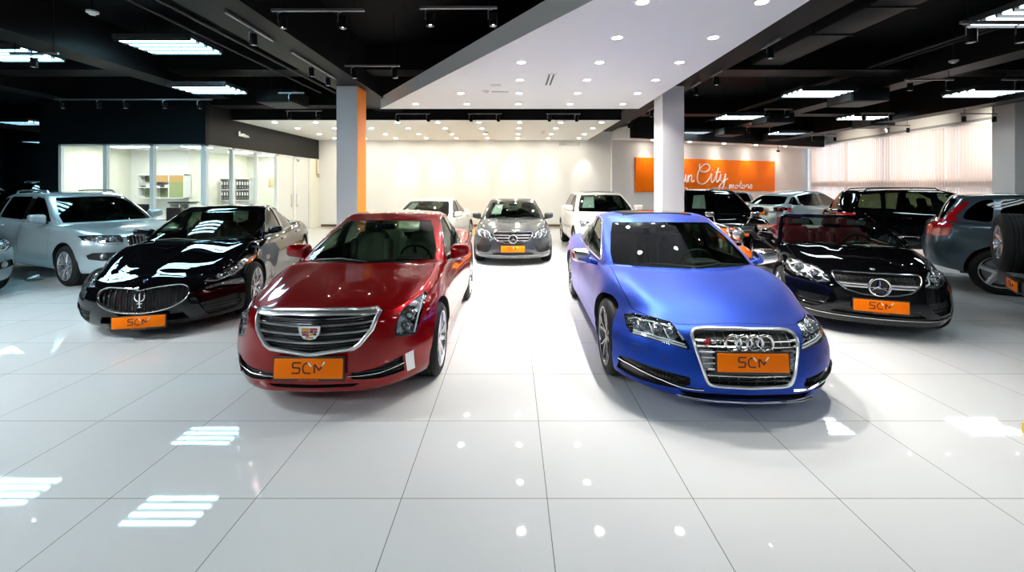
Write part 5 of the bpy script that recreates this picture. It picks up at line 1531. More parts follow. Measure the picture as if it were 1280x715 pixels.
def make_tracks():
    def spot_parts(parent, x, y, z, aim=None):
        h = MB(); h.lathe([(0,0),(.045,0),(.05,-.01),(.05,-.15),(.042,-.152),(.040,-.135),(0,-.132)], 16, 'Z', 0, Matrix.Translation((x,y,z-.06)))
        o = obj('spot_head', h, BLKMET, parent)
        m = MB(); m.tube([(x-.06,y,z-.13),(x-.06,y,z-.02),(x,y,z)], .007, 6); obj('spot_bracket', m, SATIN, o)
        m = MB(); m.lathe([(0,-.1335),(.040,-.1335)], 16, 'Z', 0, Matrix.Translation((x,y,z-.06))); obj('spot_lens', m, SPOTE, o, recalc=False)
    def track(x, y, z, length, along, spots, label, hang=True):
        t = empty('track_light', (x, y, z)); tag(t, label, 'track light', 'ceiling spot tracks')
        m = MB(); d = (length/2, .018) if along == 'X' else (.018, length/2)
        m.box(-d[0], d[0], -d[1], d[1], 0, .03); obj('track', m, mat('track_grey', (.22,.22,.23), .35, .6), t, smooth=False)
        if hang:
            for k in (-.4,.4):
                p = (k*length, 0) if along == 'X' else (0, k*length)
                m = MB(); m.tube([(p[0],p[1],.03),(p[0],p[1],ZD-z)], .006, 6); obj('hanger', m, BLKMET, t)
        for k in spots:
            p = (k*length, 0) if along == 'X' else (0, k*length)
            spot_parts(t, p[0], p[1], -.0)
        return t
    Z = 3.95
    track(-2.42,5.5,Z,1.15,'X',(-.38,.27),'spot track above the red sedan, nearest of the two in front of the column')
    track(-.66,5.42,Z,.95,'X',(-.36,.45),'spot track beside the slanting edge of the white triangular ceiling')
    track(-2.55,8.05,Z,1.0,'X',(-.32,.42),'spot track with two heads just before the orange-sided column')
    track(-3.60,6.1,Z,1.1,'Y',(.05,),'single spot track under the long beam, nearer end')
    track(-3.60,8.1,Z,1.8,'Y',(-.1,.3),'two spot track under the long beam near the white column')
    for i, (y, lab) in enumerate(((6.8,'nearest the camera'),(8.6,'second from the front'),(9.55,'right before the white column'),(12.6,'behind the white column'),(15,'farthest back'))):
        track(3.98,y,Z,.5,'Y',(0,),'single spot hung beside the straight edge of the white ceiling, '+lab)
    track(5.45,4.97,3.6,.8,'X',(-.35,.35),'spot track under the cut off panel, above the convertible')
    track(8.6,9.1,Z,1.0,'X',(-.4,.4),'spot track between the two front fluorescent panels on the window side')
    track(10.5,9.1,Z,.8,'X',(-.1,),'spot track in front of the panel nearest the blinds')
    track(11.0,13.3,Z,1.0,'X',(-.4,.4),'spot track before the middle panel along the blinds')
    track(12.9,12.2,3.75,1.0,'X',(-.42,.42),'spot track lighting the blinds beside the grey column')
    track(12.75,14.6,3.75,.8,'X',(-.42,.42),'spot track lighting the middle of the blinds')
    track(12.3,17.4,3.75,1.0,'X',(-.42,.42),'spot track lighting the far half of the blinds')
    track(7.6,12.6,Z,.8,'X',(-.4,.3),'spot track behind the panel above the convertible')
    track(9.2,16.4,Z,1.0,'X',(-.42,.42),'spot track before the far panels, near the sign')
    track(-9.6,11.2,Z,4.0,'X',(-.45,-.22,-.05,.2,.42),'long spot track before the dark fascia of the office')
    track(-7.9,7.3,Z,.8,'X',(0,),'single spot beside the panel above the silver vehicle')
    track(-5.2,10.4,Z,.6,'X',(0,),'single spot next to the ceiling cassette before the office')
    track(-5.8,12.3,Z-.1,1.0,'X',(-.4,.4),'small spot track before the back bay, nearest the office corner')
    for i, (x, sp, lab) in enumerate(((-2.9,(-.45,.45),'column end'),(-.8,(-.4,.4),'middle'),(1.5,(-.4,.4),'sign end'))):
        track(x,12.95,ZS+.12,1.0,'X',sp,'spot track in the dark gap before the back bay, '+lab,False)
    # beams of the spots that wash the back wall and the blinds
    def beam(loc, tgt, e, ang, col=(1,.95,.86)):
        l = bpy.data.lights.new('spot_beam', 'SPOT'); l.energy = e; l.spot_size = R(ang); l.spot_blend = .75; l.color = col; l.shadow_soft_size = .04
        o = bpy.data.objects.new('spot_beam', l); COL.objects.link(o); o.location = loc; o.rotation_euler = (Vector(tgt)-Vector(loc)).to_track_quat('-Z','Y').to_euler()
    for x in (-4.6,-3.06,-1.6,0,1.53,3.13): beam((x,18.35,ZS-.05),(x,YB,2.1),60,44)
    for x, y, s in ((13.3,13.3,1),(12.3,14.6,1),(12.75,17.4,1),(12.4,15.8,1),(12.9,19.3,1)): beam((x,y,3.6),(x+2.4,y+.5,3.2),170,70,(1,.93,.78))

def make_ceiling_kit():
    def thing1(name, mb, m, label, cat, group=None, **k):
        o = obj(name, mb, m, None, **k); tag(o, label, cat, group); return o
    # cassettes and duct boxes
    for x, y, w, lab in ((-5.9,11.4,.9,'dark ceiling cassette hanging by the office corner'),(8.75,11.2,.9,'dark duct box with metal end beside the panel above the convertible'),(8.8,14.9,.9,'dark duct box beside the second panel'),(12.75,15.6,.8,'dark duct box hanging before the blinds'),(12.7,9.9,.9,'dark duct box by the grey column near the blinds'),(9.0,18.3,.8,'dark duct box near the far panel before the sign'),(11.9,20.2,.8,'dark duct box at the far end of the blinds')):
        t = empty('air_unit', (x, y, 3.85)); tag(t, lab, 'air conditioning unit', 'air units')
        m = MB(); m.bbox(-w/2, w/2, -.45, .45, 0, .32, .01); obj('casing', m, BLKMET, t)
        m = MB(); m.box(-w/2-.012, -w/2, -.40, .40, .03, .29); obj('end_plate', m, STEELD, t, smooth=False)
        m = MB()
        for k in range(9): m.box(-w/2+.06, w/2-.06, -.36+.09*k, -.33+.09*k, -.012, 0)
        obj('grille', m, STEELD, t, smooth=False)
        for sx in (-.3,.3):
            m = MB(); m.tube([(sx,0,.32),(sx,0,ZD-3.85)], .008, 6); obj('hanger', m, BLKMET, t)
    # pipes and ducts
    pm = mat('pipe_grey', (.02,.02,.021), .45, .2, spec=.2)
    for x, z, r, lab in ((-4.35,4.32,.022,'thin ceiling pipe running beside the long beam, closest to it'),(-4.75,4.28,.03,'ceiling pipe running beside the long beam, middle of three'),(-5.2,4.30,.022,'thin ceiling pipe running beside the long beam, farthest from it'),(7.9,4.4,.03,'ceiling pipe above the row of panels, nearer the sign'),(8.15,4.42,.022,'ceiling pipe above the row of panels, nearer the blinds'),(10.2,4.45,.03,'ceiling pipe between the two rows of panels')):
        m = MB(); m.tube([(x,-5.9,z),(x,13,z),(x,18.0,z)] if x > 0 else [(x,-5.9,z),(x,5,z),(x,12.0,z)], r, 8)
        thing1('ceiling_pipe', m, pm, lab, 'pipe', 'ceiling pipes')
        o = bpy.data.objects[-1] if False else None
    for x, y0, y1, z, w, lab in ((5.6,5.3,9.7,4.42,.7,'wide black air duct between the white ceiling and the panels'),(-8.95,-.4,4.4,4.5,.6,'black air duct over the entrance beside the silver car nose'),(13.6,5.3,11.8,4.5,.6,'black air duct along the top of the blinds')):
        m = MB(); m.bbox(x-w/2, x+w/2, y0, y1, z, z+.35, .03)
        for k in range(int((y1-y0)/1.2)): m.bbox(x-w/2-.02, x+w/2+.02, y0+1.2*k, y0+1.2*k+.05, z-.02, z+.37, .005)
        thing1('ventilation_duct', m, mat('black_duct', (.006,.006,.0065), .5, .0, spec=.15), lab, 'duct', 'air ducts')
    # detectors, slots
    for x, y, z, lab in ((-5.7,6.0,4.15,'white smoke detector on the black ceiling above the black sedan'),(8.0,8.0,4.05,'white smoke detector beside the cut off fluorescent panel'),(-.55,9.2,ZS,'smoke detector on the white triangular ceiling beside two access plates')):
        m = MB(); m.lathe([(0,-.05),(.035,-.05),(.045,-.03),(.07,-.025),(.07,0),(0,0)], 20, 'Z', 0, Matrix.Translation((x,y,z)))
        o = thing1('smoke_detector', m, FRAMEW, lab, 'smoke detector', 'smoke detectors')
        if z > ZS: m2 = MB(); m2.tube([(x,y,z),(x,y,ZD)], .008, 6); obj('conduit', m2, BLKMET, o)
    m = MB(); m.box(.62,.78,7.75,8.65,ZS-.012,ZS); o = thing1('ceiling_slot_vent', m, FRAMEW, 'narrow two slot air diffuser in the white triangular ceiling', 'air vent', smooth=False)
    m = MB(); m.box(.645,.68,7.8,8.6,ZS-.016,ZS-.011); m.box(.72,.755,7.8,8.6,ZS-.016,ZS-.011); obj('slot', m, TRIM, o, smooth=False)
    gm = mat('plate_grey', (.55,.55,.52), .4)
    for x, y, w, lab in ((-.25,9.25,.35,'long grey access plate in the white triangular ceiling'),(-.32,8.65,.2,'short grey access plate in the white triangular ceiling'),):
        m = MB(); m.box(x-w/2,x+w/2,y-.05,y+.05,ZS-.012,ZS); thing1('ceiling_plate', m, gm, lab, 'ceiling plate', smooth=False)
    for x, y, lab in ((-2.3,16.2,'small angled vent in the low back bay ceiling, nearer the column'),(1.15,16.3,'small angled vent in the low back bay ceiling, nearer the sign'),):
        m = MB(); M = Matrix.Translation((x,y,ZS)) @ Matrix.Rotation(R(0),4,'Z'); m.box(-.06,.06,-.4,.4,-.012,0,0,M); thing1('ceiling_vent', m, gm, lab, 'air vent', smooth=False)
    m = MB(); m.lathe([(0,-.05),(.05,-.05),(.09,-.02),(.09,0),(0,0)],20,'Z',0,Matrix.Translation((-.95,16.2,ZS))); thing1('ceiling_sensor', m, gm, 'round sensor in the low back bay ceiling', 'sensor')
    m = MB(); m.box(2.05,2.95,YB-.03,YB,3.52,3.64); 
    for k in range(8): m.box(2.08+.108*k,2.16+.108*k,YB-.036,YB-.03,3.54,3.62)
    thing1('wall_vent', m, gm, 'small grey air grille high on the white back wall', 'air vent', smooth=False)
    t = empty('bulkhead_vent', (.45,12.28,4.05)); tag(t, 'pale air grille on the black beam above the dark gap', 'air vent')
    m = MB(); m.box(-.34,.34,-.03,.015,-.08,.08); obj('frame', m, mat('vent_white', (.6,.6,.58), .4), t, smooth=False)
    m = MB()
    for k in range(12): m.box(-.31+.052*k,-.28+.052*k,-.036,-.03,-.06,.06)
    obj('slat', m, TRIM, t, smooth=False)
    # small camera on the sign wall top
    t = empty('security_camera', (12.6,20.9,3.45)); tag(t, 'small dark dome camera above the end of the orange sign', 'security camera')
    m = MB(); m.lathe([(0,-.09),(.05,-.08),(.08,-.04),(.085,0),(0,0)],20); obj('dome', m, GLOSSBLK, t)
    m = MB(); m.tube([(0,0,0),(0,0,.31)], .012, 6); obj('stem', m, BLKMET, t)

# ---------------------------------------------------------------- sign
def make_sign():
    a = math.atan2(4.5, 11.2)
    s0 = 1.05
    t = empty('wall_sign', (4.3+s0*math.cos(a), 18.95+s0*math.sin(a), 0), a); tag(t, 'long orange board with white script lettering on the angled wall', 'sign')
    t['kind'] = 'thing'
    k = .985
    m = MB(); m.bbox(.12, 8.75, -.07, -.002, 1.50, 3.02, .008); obj('board', m, mat('sign_orange', (.92,.17,.001), .45, spec=.12), t)
    def cr(pts, n=6):
        out = []; P = [pts[0]]+pts+[pts[-1]]
        for i in range(1, len(P)-2):
            p0, p1, p2, p3 = P[i-1], P[i], P[i+1], P[i+2]
            for j in range(n):
                u = j/n
                out.append(tuple(.5*((2*p1[c])+(-p0[c]+p2[c])*u+(2*p0[c]-5*p1[c]+4*p2[c]-p3[c])*u*u+(-p0[c]+3*p1[c]-3*p2[c]+p3[c])*u**3) for c in (0,1)))
        out.append(pts[-1]); return out
    letters = {
     'S': [[(2.4,2.58),(2.28,2.76),(2.0,2.74),(1.86,2.55),(2.03,2.36),(2.28,2.2),(2.28,1.98),(2.0,1.87),(1.7,1.95),(1.58,2.12)]],
     'u': [[(2.50,2.02),(2.63,2.28),(2.60,2.02),(2.68,1.92),(2.80,2.0),(2.88,2.28),(2.85,2.02),(2.93,1.92)]],
     'n': [[(2.93,1.92),(3.02,2.26),(2.99,1.93),(3.05,2.14),(3.17,2.27),(3.22,2.15),(3.19,1.97),(3.29,1.95),(3.36,2.02)]],
     'C': [[(3.70,2.80),(3.68,2.60),(3.76,2.46),(3.95,2.40),(4.16,2.46),(4.30,2.62),(4.22,2.76),(4.02,2.78),(3.78,2.64),(3.60,2.38),(3.54,2.10),(3.64,1.90),(3.86,1.84),(4.10,1.94),(4.28,2.12)]],
     'i': [[(4.28,2.12),(4.42,2.34),(4.38,2.05),(4.45,1.92),(4.60,2.05)], [(4.47,2.50),(4.49,2.53)]],
     't': [[(4.60,2.05),(4.84,2.62),(4.72,2.15),(4.74,1.94),(4.90,2.05)], [(4.62,2.40),(4.98,2.43)]],
     'y': [[(4.90,2.05),(5.0,2.32),(4.98,2.05),(5.10,1.96),(5.22,2.1),(5.30,2.34),(5.20,1.85),(5.04,1.56),(4.88,1.58),(4.92,1.76),(5.14,1.94),(5.44,2.12)]],
     'm': [[(5.50,1.63),(5.58,1.82),(5.55,1.63),(5.64,1.80),(5.69,1.80),(5.68,1.63),(5.77,1.80),(5.82,1.80),(5.81,1.66),(5.88,1.66)]],
     'o': [[(6.05,1.80),(5.95,1.78),(5.92,1.68),(5.99,1.63),(6.08,1.70),(6.05,1.80),(6.17,1.74)]],
     't2': [[(6.17,1.70),(6.30,2.0),(6.23,1.72),(6.26,1.64),(6.34,1.68)], [(6.18,1.85),(6.36,1.87)]],
     'o2': [[(6.51,1.80),(6.41,1.78),(6.38,1.68),(6.45,1.63),(6.54,1.70),(6.51,1.80),(6.62,1.75)]],
     'r': [[(6.62,1.68),(6.70,1.83),(6.80,1.79),(6.77,1.66),(6.86,1.66)]],
     's': [[(6.86,1.66),(6.98,1.84),(7.02,1.70),(6.96,1.62),(6.88,1.66)]],
    }
    wl = mat('sign_letter_white', (.88,.86,.80), .3)
    for nm, st in letters.items():
        m = MB()
        big = nm in 'SunCity'
        for s_ in st:
            p = cr(s_) if len(s_) > 2 else s_
            m.tube([(x*1.01, -.10, z+.01) for x, z in p], .026 if big else .019, 6)
        o = obj('letter', m, wl, t)

# ---------------------------------------------------------------- glazed office
def make_office():
    X0, X1, Y0, Y1, ZH = -12.45, -8.40, 12.1, YB, 2.92
    f = MB(); f.box(-12.95, X0, Y0, Y0+.15, 0, ZH); f.box(-12.95, X1, Y0, Y0+.15, ZH, ZD); struct('wall_office_front', f, mat('dark_blue_fascia', (.003,.0065,.009), .5, spec=.12))
    f = MB(); f.box(X1-.15, X1, Y0+.15, Y1+.15, ZH, ZS+.02); f.box(X1-.15, X1, Y0+.15, 13.26, ZS, ZD); struct('wall_office_fascia', f, DKPANEL)
    f = MB(); f.box(X1-.15, X1, 18.35, Y1, 0, ZH); struct('wall_office_end', f, CREAM)
    f = MB(); f.box(-12.86, X1-.15, Y0+.15, 19.35, 2.98, 3.05); struct('ceiling_office', f, CEILW)
    f = MB(); f.box(-12.90, -12.86, Y0+.15, 19.3, 0, 3.0); struct('wall_office_side', f, CREAM)
    f = MB(); f.box(-12.95, -12.90, Y0+.15, 19.4, 0, ZD); struct('wall_office_outer', f, SHUT)
    f = MB(); f.box(-12.86, -10.9, 14.9, 15.0, 0, 2.98); struct('wall_office_partition', f, WALLW)
    f = MB(); f.box(-11.0, -10.9, 15.0, 19.2, 0, 2.98); f.box(-10.9, X1-.15, 18.2, 18.3, 0, 2.98); struct('wall_office_rear', f, CREAM)
    gl = glass('office_glass', (.93,.96,.95))
    # glazing: front bays and side bays, each a window with frame and pane
    n = 1
    xs = [X0+.0, -11.2, -9.92, X1]
    def bay(a, b, axis, nm, door=False):
        nonlocal n
        m = MB(); w = .075
        def bx(u0, u1, z0, z1):
            if axis == 'Y': m.box(u0, u1, Y0+.02, Y0+.13, z0, z1)
            else: m.box(X1-.13, X1-.02, u0, u1, z0, z1)
        bx(a, a+w, 0, ZH); bx(b-w*.4, b, 0, ZH); bx(a, b, ZH-.05, ZH); bx(a, b, 0, .08)
        o = struct(nm, m, FRAMEW)
        p = MB()
        if axis == 'Y': p.box(a+w, b-.03, Y0+.07, Y0+.08, .08, ZH-.05)
        else: p.box(X1-.08, X1-.07, a+w, b-.03, .08, ZH-.05)
        obj('glass_pane', p, gl, o, smooth=False)
        return o
    for i in range(3): bay(xs[i], xs[i+1], 'Y', 'window_%d' % (i+2))
    ys = [Y0+.0, 13.34, 14.6, 15.85, 17.1, 18.35]
    for i in range(3): bay(ys[i], ys[i+1], 'X', 'window_%d' % (i+5))
    for i in (3, 4):
        m = MB(); m.box(X1-.13, X1-.02, ys[i], ys[i]+.08, 0, ZH); m.box(X1-.13, X1-.02, ys[i+1]-.05, ys[i+1], 0, ZH); m.box(X1-.13, X1-.02, ys[i], ys[i+1], ZH-.06, ZH)
        o = struct('door_%d' % (i-2), m, FRAMEW)
        m = MB(); m.box(X1-.10, X1-.05, ys[i]+.08, ys[i+1]-.05, .01, ZH-.06); obj('door_leaf', m, mat('frosted_white_door', (.72,.74,.70), .25), o, smooth=False)
        m = MB(); yy = ys[i]+.2 if i == 4 else ys[i+1]-.2
        m.tube([(X1-.05,yy,1.0),(X1+.0,yy,1.0),(X1+.0,yy+.12,1.0)], .012, 8); m.tube([(X1-.03,yy,.95),(X1-.03,yy,1.45)], .012, 6); obj('door_handle', m, SATIN, o)
    # ceiling lights of the office
    em = mat('office_light_glow', (1,1,1), .5, emit=(.97,1,.95), strength=22)
    for i, (x, y, lab) in enumerate(((-11.9,13.4,'ceiling light panel in the office behind the first pane'),(-11.2,13.3,'ceiling light panel in the office behind the second pane'),(-9.7,13.6,'ceiling light panel in the office behind the corner pane'),(-9.7,15.8,'ceiling light panel in the office, middle of the side windows'),(-9.7,17.4,'ceiling light panel in the office, deepest'))):
        t = empty('office_light', (x, y, 2.98)); tag(t, lab, 'ceiling light', 'office ceiling lights')
        m = MB(); m.box(-.32,.32,-.32,.32,-.02,0); obj('frame', m, FRAMEW, t, smooth=False)
        m = MB(); m.box(-.29,.29,-.29,.29,-.026,-.018); obj('diffuser', m, em, t, smooth=False)
    # wall cabinet behind the second pane
    wd = mat('cabinet_wood', (.45,.27,.10), .45); gn = mat('cabinet_green_glass', (.30,.34,.17), .2)
    t = empty('wall_cabinet', (-12.35,14.55,1.35)); tag(t, 'white framed wall cabinet with wood and green doors inside the office', 'cabinet')
    m = MB(); m.box(0,1.55,.30,.33,0,.80); m.box(0,.03,0,.33,0,.8); m.box(1.52,1.55,0,.33,0,.8); m.box(0,1.55,0,.33,.77,.8); m.box(0,1.55,0,.33,0,.03)
    m.box(.50,.53,0,.33,0,.8); m.box(1.02,1.05,0,.33,0,.8); m.box(.03,1.02,0,.33,.36,.38); obj('carcass', m, FRAMEW, t, smooth=False)
    m = MB(); m.box(.53,1.02,0,.02,.55,.77); m.box(1.05,1.52,0,.02,.55,.77); obj('door', m, wd, t, smooth=False)
    m = MB(); m.box(1.05,1.52,0,.02,.03,.55); obj('door', m, gn, t, smooth=False)
    m = MB(); m.box(.03,.5,.28,.30,.55,.77); m.box(.03,1.02,.28,.30,.03,.36); obj('back_panel', m, gn, t, smooth=False)
    for i in range(6):
        m = MB(); m.bbox(0,.10,0,.14,0,.05+.012*(i % 3),.006); o = obj('paper_stack', m, PAPER if i % 2 else mat('box_dark', (.1,.1,.1), .5)); o.location = (-12.28+.155*i,14.62,1.73); tag(o, 'small %s stack in the office wall cabinet, %s along the shelf' % ('paper' if i % 2 else 'dark folder', ORD[i]), 'papers', 'stacks in the wall cabinet')
    # low cube shelf with dark top
    t = empty('cube_shelf', (-10.75,13.85,0)); tag(t, 'low white cube shelf with dark top behind the third office pane', 'shelf')
    m = MB(); 
    for z in (.02,.42,.82): m.box(0,.62,0,.35,z,z+.03)
    m.box(0,.62,0,.35,1.20,1.23); 
    for x in (0,.295,.59): m.box(x,x+.03,0,.35,.02,1.22)
    m.box(0,.62,.33,.35,.02,1.2); obj('carcass', m, FRAMEW, t, smooth=False)
    m = MB(); m.bbox(-.03,.68,-.03,.37,1.23,1.27,.006); obj('top', m, TRIM, t)
    bk = [(.06,.10,'dark'),(.18,.07,'dark'),(.35,.06,'tan'),(.42,.05,'grey'),(.48,.06,'dark')]
    for i, (x, w, c) in enumerate(bk):
        m = MB(); m.bbox(0,w,0,.22,0,.17+.04*(i % 3),.004); o = obj('book', m, mat('book_'+c, {'dark':(.04,.04,.05),'tan':(.5,.32,.12),'grey':(.35,.36,.36)}[c], .5)); o.location = (-10.75+x,13.92,.85); tag(o, '%s book in the top row of the cube shelf, %s along the shelf' % (c, ORD[i]), 'book', 'books on the cube shelf')
    # desk with screen and chair
    t = empty('office_desk', (-12.35,13.3,0)); tag(t, 'pale office desk behind the silver vehicle and the glass', 'desk')
    m = MB(); m.bbox(0,1.5,0,.7,.71,.75,.008); obj('desk_top', m, mat('desk_white', (.7,.7,.68), .4), t)
    for x in (.03,1.43):
        m = MB(); m.box(x,x+.04,.05,.65,0,.71); obj('leg', m, SATIN, t, smooth=False)
    t = empty('monitor', (-11.5,13.65,.75)); tag(t, 'dark computer screen on the office desk', 'monitor')
    m = MB(); m.bbox(-.28,.28,-.02,.02,.12,.46,.01); obj('screen', m, TRIM, t)
    m = MB(); m.bbox(-.04,.04,0,.03,0,.14,.005); m.bbox(-.12,.12,-.08,.08,0,.012,.005); obj('stand', m, SATIN, t)
    t = empty('office_chair', (-10.2,13.1,0)); tag(t, 'black office chair behind the corner pane of the office', 'chair')
    m = MB(); m.bbox(-.24,.24,-.24,.24,.44,.52,.03); obj('seat', m, TRIM, t)
    m = MB(); m.bbox(-.23,.23,.20,.27,.58,1.12,.03); obj('backrest', m, TRIM, t)
    m = MB(); m.tube([(0,0,.08),(0,0,.46)], .025, 8)
    for k in range(5): m.tube([(0,0,.10),(.27*math.cos(k*2*PI/5),.27*math.sin(k*2*PI/5),.05)], [.025,.018], 6); m.lathe([(0,-.02),(.03,-.02),(.03,.02),(0,.02)],12,'X',0,Matrix.Translation((.27*math.cos(k*2*PI/5),.27*math.sin(k*2*PI/5),.03)))
    m.tube([(0,.2,.46),(0,.27,.5),(0,.24,.7)], .018, 8); obj('base', m, BLKMET, t)
    # binder shelf behind the side windows
    t = empty('binder_shelf', (-10.78,16.3,0)); tag(t, 'tall white shelf of black binders seen through the side glass of the office', 'shelf')
    m = MB(); W = 1.1
    for z in (.02,.42,.83,1.23,1.62,2.02): m.box(0,W,0,.3,z,z+.025)
    m.box(0,.025,0,.3,0,2.04); m.box(W-.025,W,0,.3,0,2.04); m.box(W/2-.012,W/2+.012,0,.3,0,2.04); m.box(0,W,.285,.3,0,2.04); obj('carcass', m, FRAMEW, t, smooth=False)
    bb = None
    for r_, z in enumerate((1.255,1.645)):
        for i in range(11):
            if i == 5: continue
            x = -10.78+.035+.094*i
            lab = 'black binder on the office shelf, %s row, %s from the partition' % (('lower','upper')[r_], ORD[min(i, 9)] if i < 5 else ORD[i-1])
            if bb is None:
                m = MB(); m.bbox(0,.078,0,.26,0,.32,.006); bb = obj('binder', m, mat('binder_black', (.025,.025,.028), .5)); 
                q = MB(); q.box(.016,.062,-.0015,.0,.16,.28); obj('binder_label', q, PAPER, bb, smooth=False)
                q = MB(); q.lathe([(0,0),(.018,0),(.018,.002),(0,.002)],14,'Y',0,Matrix.Translation((.039,-.002,.07))); obj('finger_ring', q, SATIN, bb)
                o = bb
            else: o = copy_tree(bb)
            o.location = (x,16.31,z); tag(o, lab, 'binder', 'black binders')
    # framed notices deep in the office, sign on the fascia
    for i, (y, z) in enumerate(((16.3,1.9),(16.75,1.9))):
        m = MB(); m.bbox(-.012,.0,-.14,.14,-.2,.2,.004); o = obj('framed_notice', m, mat('frame_tan', (.55,.45,.25), .5)); o.location = (-9.6,18.19,z); o.rotation_euler = (0,0,-PI/2); o.location.x = -9.9+.5*i; tag(o, 'small framed notice on the office rear wall, %s' % ('nearer the binders' if i == 0 else 'nearer the door'), 'framed notice', 'framed notices')
        m = MB(); m.box(-.016,-.011,-.11,.11,-.17,.17); obj('notice_sheet', m, PAPER, o, smooth=False)
    t = empty('fascia_sign', (X1+.004,13.55,3.35)); tag(t, 'small white lettered sign on the dark fascia above the office side windows', 'sign')
    m = MB()
    for y0, z0, z1 in ((0,-.02,.10),(.09,-.04,.04),(.16,-.02,.05),(.24,-.05,.05),(.32,-.06,.03),(.42,-.03,.02)): m.box(0,.02,y0,y0+.07,z0,z1)
    m.box(0,.02,0,.55,-.045,-.02); obj('lettering', m, WHITEP, t, smooth=False)
    m = MB(); m.box(0,.10,-.02,.02,-.02,.02); m.bbox(.06,.16,-.05,.05,-.07,.0,.02); o = obj('door_closer', m, mat('sensor_white', (.7,.7,.68), .4)); o.location = (X1+.0,17.2,2.78); tag(o, 'small sensor box above the white office doors', 'sensor')
    # brass rod and clock like sensor on the cream end wall
    t = empty('wall_lamp', (-8.385,19.0,2.55)); tag(t, 'thin brass rod with a round grey sensor at the end of the cream wall', 'wall fitting')
    m = MB(); m.tube([(.03,-.1,.40),(.03,-.1,-.32)], .018, 8); obj('rod', m, mat('brass', (.6,.42,.08), .3, .9), t)
    m = MB(); m.lathe([(0,.0),(.08,.0),(.08,.04),(0,.05)],20,'X',0,Matrix.Translation((.0,.08,-.33))); obj('sensor', m, mat('sensor_grey', (.35,.35,.33), .5), t)

def make_stop():
    t = empty('wheel_stop', (3.668,3.06,0)); tag(t, 'black wheel stop with a yellow end at the photo edge on the floor', 'wheel stop')
    m = MB(); m.bbox(.02,.6,0,.12,0,.08,.015); obj('rubber_block', m, TRIM, t)
    m = MB(); m.bbox(0,.02,0,.12,0,.08,.006); obj('yellow_end', m, mat('warning_yellow', (.75,.5,.02), .5), t)
# ---------------------------------------------------------------- assemble
make_shell(); make_downlights(); make_panels(); make_tracks(); make_ceiling_kit(); make_sign(); make_office(); make_stop()

build_ats('red_sedan', 'glossy red sedan with wide chrome-edged slatted grille and crest', (-1.535,3.36,0), 0)
build_s7('blue_sedan', 'matte blue fastback with four-ring badge on a large chrome grille', (1.77,3.27,0), R(-1.5))
build_quattro('black_sedan', 'long black sedan with oval trident grille beside the red sedan', (-4.26,5.05,0), R(14.5))
build_cabrio('black_convertible', 'open black convertible with red leather seats beside the blue car', (4.25,5.1,0), R(-22))
grey = paint('graphite_lacquer', (.045,.052,.058), .4, .3)
white = paint('white_lacquer', (.80,.78,.74), .05, .3)
silver = paint('silver_blue_lacquer', (.42,.50,.53), .55, .28)
blackp = MATS['black_lacquer']
build_eclass('grey_sedan', 'graphite grey sedan facing forward in the middle before the white wall', (.02,9.7,0), 0, grey, paper='white price sheet inside the windscreen of the graphite grey sedan')
build_eclass('white_sedan', 'white sedan half hidden behind the red sedan', (-2.55,10.4,0), R(-5), white, paper='white price sheet inside the windscreen of the white sedan')
SILVER_OPT = dict(L=4.63, W=1.9, H=1.66, wb=2.81, front='q5', rails=True, rear='plain', front_plate=False, Rt=.36, glass=GLASSD)
build_suv('silver_suv', 'silver sport utility vehicle with ringed grille parked before the glazed office', (-6.72,8.30,0), R(67), silver, SILVER_OPT, cat='car')
build_suv('silver_suv', 'silver vehicle of which only the nose shows at the photo edge', (-8.2,6.45,0), R(75), silver, dict(SILVER_OPT, front='plain'), cat='car')
build_suv('dark_suv', 'black tall vehicle whose roof rails rise between the silver one and the office', (-16.9,13.6,0), R(6), blackp, dict(L=4.8, W=1.96, H=1.92, wb=2.85, front='lr', rails=True, rear='lr', front_plate=False, belt=1.2, cowl=1.16, h0=1.02), cat='car')
build_suv('pale_suv', 'silver roofed vehicle at the photo edge in the dark far bay', (-20.2,13.4,0), R(6), silver, dict(L=4.6, W=1.9, H=1.74, wb=2.8, front='plain', rear='plain', front_plate=False), cat='car')
build_suv('white_suv', 'white sport utility vehicle with a sunroof behind the blue car', (2.52,10.4,0), 0, white, dict(L=4.75, W=1.92, H=1.62, wb=2.85, front='plain', rear='plain', sunroof=True, front_plate=False, glass=glass('pale_side_glass', (.5,.54,.5))), paper='white price sheet inside the windscreen of the white sport utility vehicle')
build_suv('black_suv', 'black sport utility vehicle facing forward beside the white column', (4.92,9.6,0), R(-10), blackp, dict(L=4.95, W=1.98, H=1.70, wb=2.9, front='lr', rear='lr', rails=True, front_plate=False, h0=.93), paper='white price sheet inside the windscreen of the black vehicle by the column')
build_suv('pale_hatchback', 'pale hatchback seen from behind with a dark rear window, under the sign', (9.45,20.4,0), R(165), silver, dict(L=4.0, W=1.8, H=1.60, wb=2.65, front='plain', rear='vw', front_plate=False))
build_suv('silver_crossover', 'silver crossover with slim tail lamps and an orange rear plate', (12.1,15.8,0), R(110), silver, dict(L=4.37, W=1.9, H=1.62, wb=2.66, front='plain', rear='evoque', rear_plate=.93, front_plate=False, belt=1.14, cowl=1.10, rise=.10, fall=.05, lean=.5))
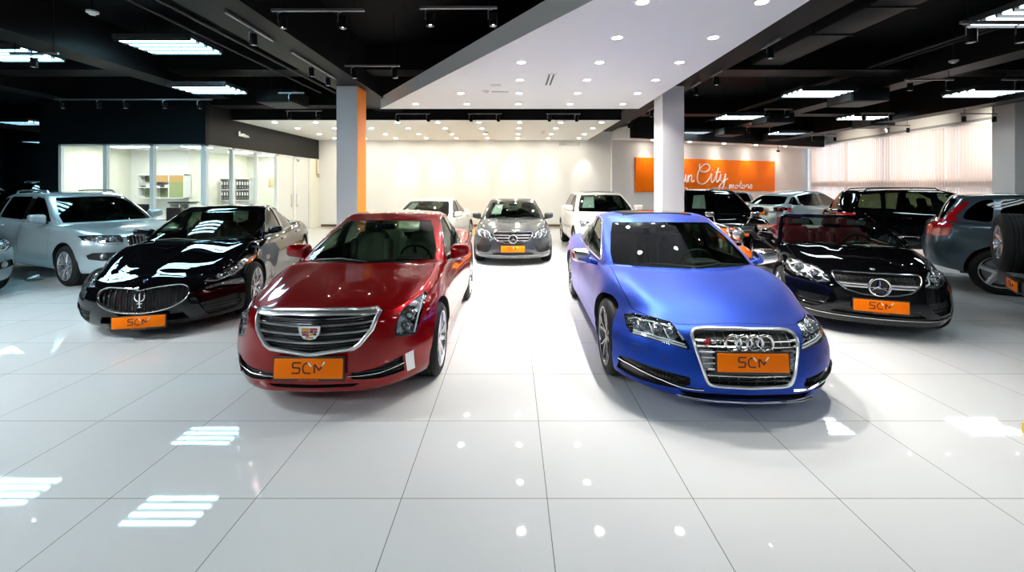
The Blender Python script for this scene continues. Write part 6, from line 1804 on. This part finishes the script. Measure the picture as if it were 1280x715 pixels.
build_suv('black_offroader', 'black off-road vehicle parked side on before the peach blinds', (12.75,10.35,0), R(72), blackp, dict(L=4.6, W=1.95, H=1.70, wb=2.74, front='lr', rear='lr', front_plate=False, Rt=.37, belt=1.13, cowl=1.10, rails=True, rail_mat=TRIM, glass=glass('smoke_side_glass', (.45,.50,.42)), box=.3, lean=.3, flare=.03))
build_suv('grey_suv', 'grey-blue sport utility vehicle with tall red tail lamps near the window', (11.3,5.3,0), R(47), paint('steel_blue_lacquer', (.085,.125,.15), .5, .28), dict(L=4.69, W=1.9, H=1.66, wb=2.86, front='plain', rear='volvo', front_plate=False, Rt=.37, style='wide', belt=1.12, cowl=1.09, lean=.30, dpillar=.28))
build_suv('off_roader', 'dark off-road vehicle of which the rear spare wheel shows at the photo edge', (10.05,3.1,0), R(53), paint('navy_lacquer', (.012,.02,.035), .2, .3), dict(L=4.2, W=1.85, H=1.84, wb=2.5, front='plain', rear='none', front_plate=False, Rt=.39, belt=1.2, cowl=1.15, h0=1.02, box=1, lean=.08, spare=1.02, spare_x=.15))
build_motorcycle('motorcycle', 'orange and chrome motorcycle standing between the blue car and the convertible', (4.05,7.5,0), R(-4))

# ---------------------------------------------------------------- camera, daylight, view
c = bpy.data.cameras.new('camera'); c.sensor_width = 36; c.lens = 15.525; c.shift_y = -.098; c.clip_end = 200
o = bpy.data.objects.new('camera', c); COL.objects.link(o); o.location = (0,0,1.78); o.rotation_euler = (PI/2,0,0); SC.camera = o
w = bpy.data.worlds.new('sky'); SC.world = w; w.use_nodes = True
b = w.node_tree.nodes['Background']; b.inputs[0].default_value = (.75,.85,1,1); b.inputs[1].default_value = 1.5
l = bpy.data.lights.new('sun', 'SUN'); l.energy = 2.0; l.angle = R(1.5); l.color = (1,.90,.78)
o = bpy.data.objects.new('sun', l); COL.objects.link(o); o.rotation_euler = Vector((-1,-.25,-.45)).to_track_quat('-Z','Y').to_euler(); o.location = (30,20,15)
vs = SC.view_settings; vs.view_transform = 'Standard'; vs.look = 'None'; vs.gamma = 1; vs.use_curve_mapping = False; vs.exposure = 0.60
